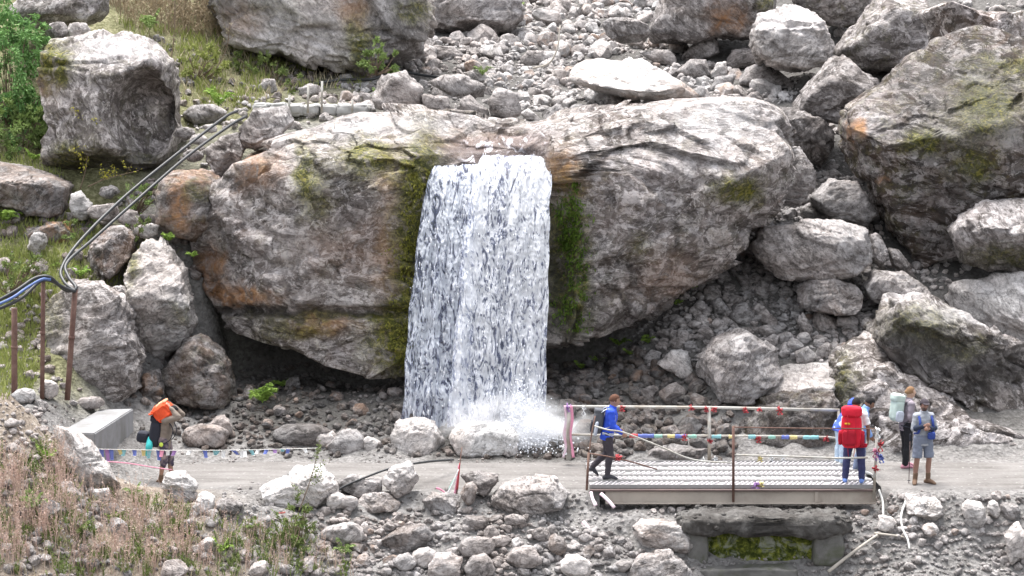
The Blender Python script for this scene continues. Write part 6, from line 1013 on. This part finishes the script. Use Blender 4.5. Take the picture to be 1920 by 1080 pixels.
blades("dry_grass", "reddish dry grass stalks covering the near bank", DRYP, 850, .25, .7, G_DRY, .011, .35, clump=3., sz=.04)
blades("dry_grass", "straw coloured dry grass on the near bank", DRYP, 850, .12, .45, G_TAN, .014, .7, clump=9.)
blades("weeds", "low green weeds among the dry grass of the near bank", DRYP, 1500, .08, .3, G_OLIVE, .03, .8, "weeds", clump=14., sz=.06)
blades("dry_grass", "reddish plumes of tall dry grass at the picture's edge", [(-10, 870), (120, 860), (160, 1010), (-10, 1060)], 380, .3, .9, G_DRY, .012, .4, sz=.05, clump=33.)
blades("dry_grass", "reddish plumes of tall dry grass in the middle of the bank", [(190, 950), (340, 945), (380, 1075), (170, 1080)], 280, .3, .8, G_DRY, .012, .4, sz=.05, clump=21.)
shrub("dense dark green feathery bush hanging over the slope's top edge", [(15, 120, 9.5, .95), (45, 60, 10, .6), (0, 40, 10.4, .8), (60, 170, 9.4, .45), (20, 215, 9.1, .7)], 7500, .13, G_BUSH, .9)
shrub("broadleaf bush of paler grey green leaves beside the scooped boulder", [(30, 250, 8.7, .75), (75, 225, 8.7, .4), (85, 270, 8.5, .35), (0, 290, 8.5, .6)], 4200, .12, G_LEAF, .3)
for lab, bl, n, L, mt in (("low green shrub behind the first rusty post", [(20, 520, 3.2, .45), (60, 500, 3.6, .3)], 1500, .08, G_OLIVE), ("leafy shrub between the dark brown slab and the ochre rock", [(145, 440, 5.6, .3), (165, 415, 5.8, .25)], 900, .07, G_LEAF), ("bright green shrub between the hoses and the rust streaked boulder", [(255, 375, 6.2, .34), (285, 360, 6.4, .22)], 1100, .07, G_LEAF), ("small shrub above the tall leaning boulder", [(262, 425, 5.4, .25)], 600, .06, G_OLIVE), ("yellowish shrub on the grassy bank behind the scooped boulder", [(370, 115, 13, .5), (410, 125, 13, .4)], 1100, .11, G_GRASS), ("olive shrub on the grassy bank before the cliff rock", [(500, 140, 13.5, .45), (455, 130, 14, .4), (545, 150, 13, .3)], 1300, .11, G_OLIVE), ("grey green shrub at the mossy corner of the cliff rock", [(705, 112, 13.2, .4), (735, 118, 13.2, .3)], 900, .12, G_LEAF)):
    shrub(lab, bl, n, L, mt, 0.)
shrub("green shrub with slim upright shoots among the stones of the near bank", [(545, 1015, -3.1, .42), (560, 960, -3.1, .26), (520, 1050, -3.3, .36), (570, 1060, -3.3, .3)], 3000, .075, G_OLIVE, -.5)
def sapling(label, pts, nl, L, mat, r=.014, name="sapling", br=7, group=None):
    W = np.array([P(*p) for p in pts]); b = W[0]; root = obj(name, None, loc=b, label=label, cat="sapling", group=group); m = MB(); pp_, rr_ = smooth_path(W - b, np.array([[r * (1 - .7 * i / len(W))] * 2 for i in range(len(W))]), 5); m.tube(pp_, rr_, 6, (0, 1, 0)); tips = []
    H = np.linalg.norm(W[-1] - b)
    for k in range(br):
        i = int(len(pp_) * (.3 + .65 * k / br)); i = min(i, len(pp_) - 1); d = np.array([RNG.normal(), RNG.normal() * .6, .5 + RNG.random()]); d /= np.linalg.norm(d); l = H * RNG.uniform(.15, .32); e_ = pp_[i] + d * l; m.tube([pp_[i], pp_[i] + d * l * .5 + (0, 0, -.02), e_], [r * .45, r * .3, r * .15], 5, (0, 1, 0)); tips += [pp_[i] + d * l * t for t in np.linspace(.3, 1, 6)]
    tips += list(pp_[len(pp_) // 2:]); tips = np.array(tips); C = tips[RNG.integers(len(tips), size=nl)] + RNG.normal(size=(nl, 3)) * L * .5; V, F = leafmesh(C, RNG.normal(size=(nl, 3)), L * RNG.uniform(.6, 1.2, nl), L * RNG.uniform(.3, .6, nl)); m.build("trunk", WOODB, root); obj("foliage", np_mesh("foliage", V, F, False), mat, root)
sapling("thin sapling with sparse yellow leaves in front of the scooped boulder's shadow", [(150, 355, 6.9), (160, 320, 6.9), (165, 270, 6.9), (160, 200, 7.0)], 130, .07, G_YEL)
sapling("spreading low sapling with yellow leaves at the scooped boulder's foot", [(165, 350, 6.6), (200, 335, 6.6), (260, 320, 6.6)], 90, .07, G_YEL)
sapling("tall bare sapling on the grassy bank beside the scooped boulder", [(318, 130, 9.5), (325, 80, 9.6), (328, 20, 9.7), (330, -30, 9.8)], 30, .06, G_OLIVE, .016)
sapling("slim sapling growing out of the shrub before the largest white boulder", [(560, 960, -3.0), (575, 920, -2.9), (588, 880, -2.8), (597, 842, -2.8)], 240, .05, G_OLIVE, .012)
sapling("bare twig bending over the upper bank", [(405, 130, 12), (425, 90, 12), (430, 50, 12)], 20, .06, G_TAN, .014)
fern("light green fern on the slab at the slope's edge", 12, 415, 5.6, 12, .62)
fern("fern in the cleft beside the brown and white rock", 148, 520, 4.4, 9, .42)
fern("bright fern between the rust streaked and the tall leaning boulder", 317, 452, 5.2, 10, .36)
fern("small bright fern at the waterfall boulder's edge", 362, 482, 5.0, 8, .26)
fern("fern under the bush by the scooped boulder", 64, 300, 7.9, 9, .45)
fern("fern on the ochre stained rock's foot", 110, 505, 4.9, 8, .35)
fern("green tuft by the upper end of the hoses", 410, 200, 9.2, 12, .55, up=1.1, name="plant")
def ground_fern(label, px, py, n, L, **k):
    b = hit(px, py)[0]; return fern(label, px, py, 0, n, L, base=b, **k)
gf = "green plants on the damp scree"
for px, py, n, L, lab in ((1090, 690, 9, .35, "green plant beside the falling water's foot"), (1118, 676, 8, .35, "plant between the waterfall's foot and the walker's scree"), (1160, 645, 9, .38, "bright plant on the scree below the waterfall boulder"), (1215, 640, 9, .38, "bright plant highest on the lit scree below the waterfall boulder"), (1180, 665, 7, .3, "small plant under the two bright scree plants"), (1300, 545, 8, .32, "plant along the sloping underside of the waterfall boulder"), (1335, 510, 8, .3, "plant highest along the waterfall boulder's underside"), (1270, 575, 7, .3, "plant lowest along the waterfall boulder's underside")):
    ground_fern(lab, px, py, n, L, group=gf)
ground_fern("yellow green fern lit at the mouth of the dark hollow", 492, 755, 14, .6, up=.9); ground_fern("dim plant deeper in the dark hollow", 530, 725, 8, .35, group=gf); ground_fern("bright green fern on the near bank by the slanting slab", 88, 870, 11, .42, up=.9); ground_fern("small fern on the near bank below the slanting slab", 210, 975, 7, .3)
for px, py, L, lab in ((905, 148, .4, "small green plant among the upper stream stones"), (710, 195, .4, "green plant at the big rounded boulder's foot"), (965, 40, .6, "green tuft on the layered outcrop's edge"), (680, 105, .9, "leafy plant at the foot of the cliff rock"), (1590, 20, .9, "tuft on the mossy ledge"), (1650, 125, .8, "tuft at the lichened crag's foot"), (1700, 110, .8, "straw tuft under the lichened crag"), (285, 65, .6, "grass tuft behind the scooped boulder")):
    fern(lab, px, py, 0, 10, L, base=hit(px, py)[0] + (0, -.3, .12), up=1.1, name="plant", mat=G_GRASS if 'straw' in lab or 'crag' in lab else G_LEAF)
# tufts of hanging moss beside the falling water, rooted on the rock
for lab, pts_, n, mat in (("hanging dark green moss on the wet rock beside the fall", [(1045, 380, 1075, 590), (1058, 340, 1092, 620)], 5200, foliage("wet_moss", (.02, .055, .008), (.17, .26, .035))), ("yellow green moss fringe on the brown stained side of the fall", [(775, 320, 810, 470), (750, 450, 790, 680)], 4200, foliage("olive_moss", (.06, .07, .012), (.30, .29, .05)))):
    Cs = []
    for x0, y0, x1, y1 in pts_:
        for k in range(n // len(pts_) // 3):
            y = y0 + (y1 - y0) * RNG.random(); f = (y - y0) / (y1 - y0); xx = RNG.normal((x0 + x1) / 2 - 12 * (f - .5) * (x0 < 900), (x1 - x0) * .42)
            if pn(np.array([[xx * .035, y * .018, x0 * .1]]))[0] + .5 * pn(np.array([[xx * .11, y * .05, 3.]]))[0] < -.03: continue
            h = on(mbvh, xx, y)
            if h[0] is not None and h[0].y < 7: Cs += [np.array(h[0]) + RNG.normal(size=3) * .02 for _ in range(3)]
    if Cs:
        C = np.array(Cs); b = C.mean(0); k = len(C); V, F = leafmesh(C - b, RNG.normal(size=(k, 3)) * .5 + np.array([0, -.5, -.9]), RNG.uniform(.04, .13, k), RNG.uniform(.02, .045, k)); obj("moss", np_mesh("moss", V, F, False), mat, loc=b, label=lab, cat="moss", kind='stuff')
for px, py, n, L, lab, mt in ((60, 960, 10, .4, "leafy weed at the lowest corner of the dry bank", G_LEAF), (150, 1010, 9, .34, "olive weed in the dry grass between pale stones", G_OLIVE), (250, 935, 8, .3, "weed beside the foot of the slanting slab", G_LEAF), (330, 1000, 10, .36, "broad olive weed midway along the dry bank", G_OLIVE), (415, 1035, 9, .36, "light green weed near the shrub with upright shoots", G_FERN), (470, 1000, 8, .3, "small olive weed below the red iron bar", G_OLIVE), (645, 1040, 9, .32, "weed at the end of the dry grass near the dark slab", G_LEAF), (170, 880, 7, .28, "little weed on the slanting slab's upper side", G_FERN)):
    ground_fern(lab, px, py, n, L, up=1.2, name="plant", mat=mt)
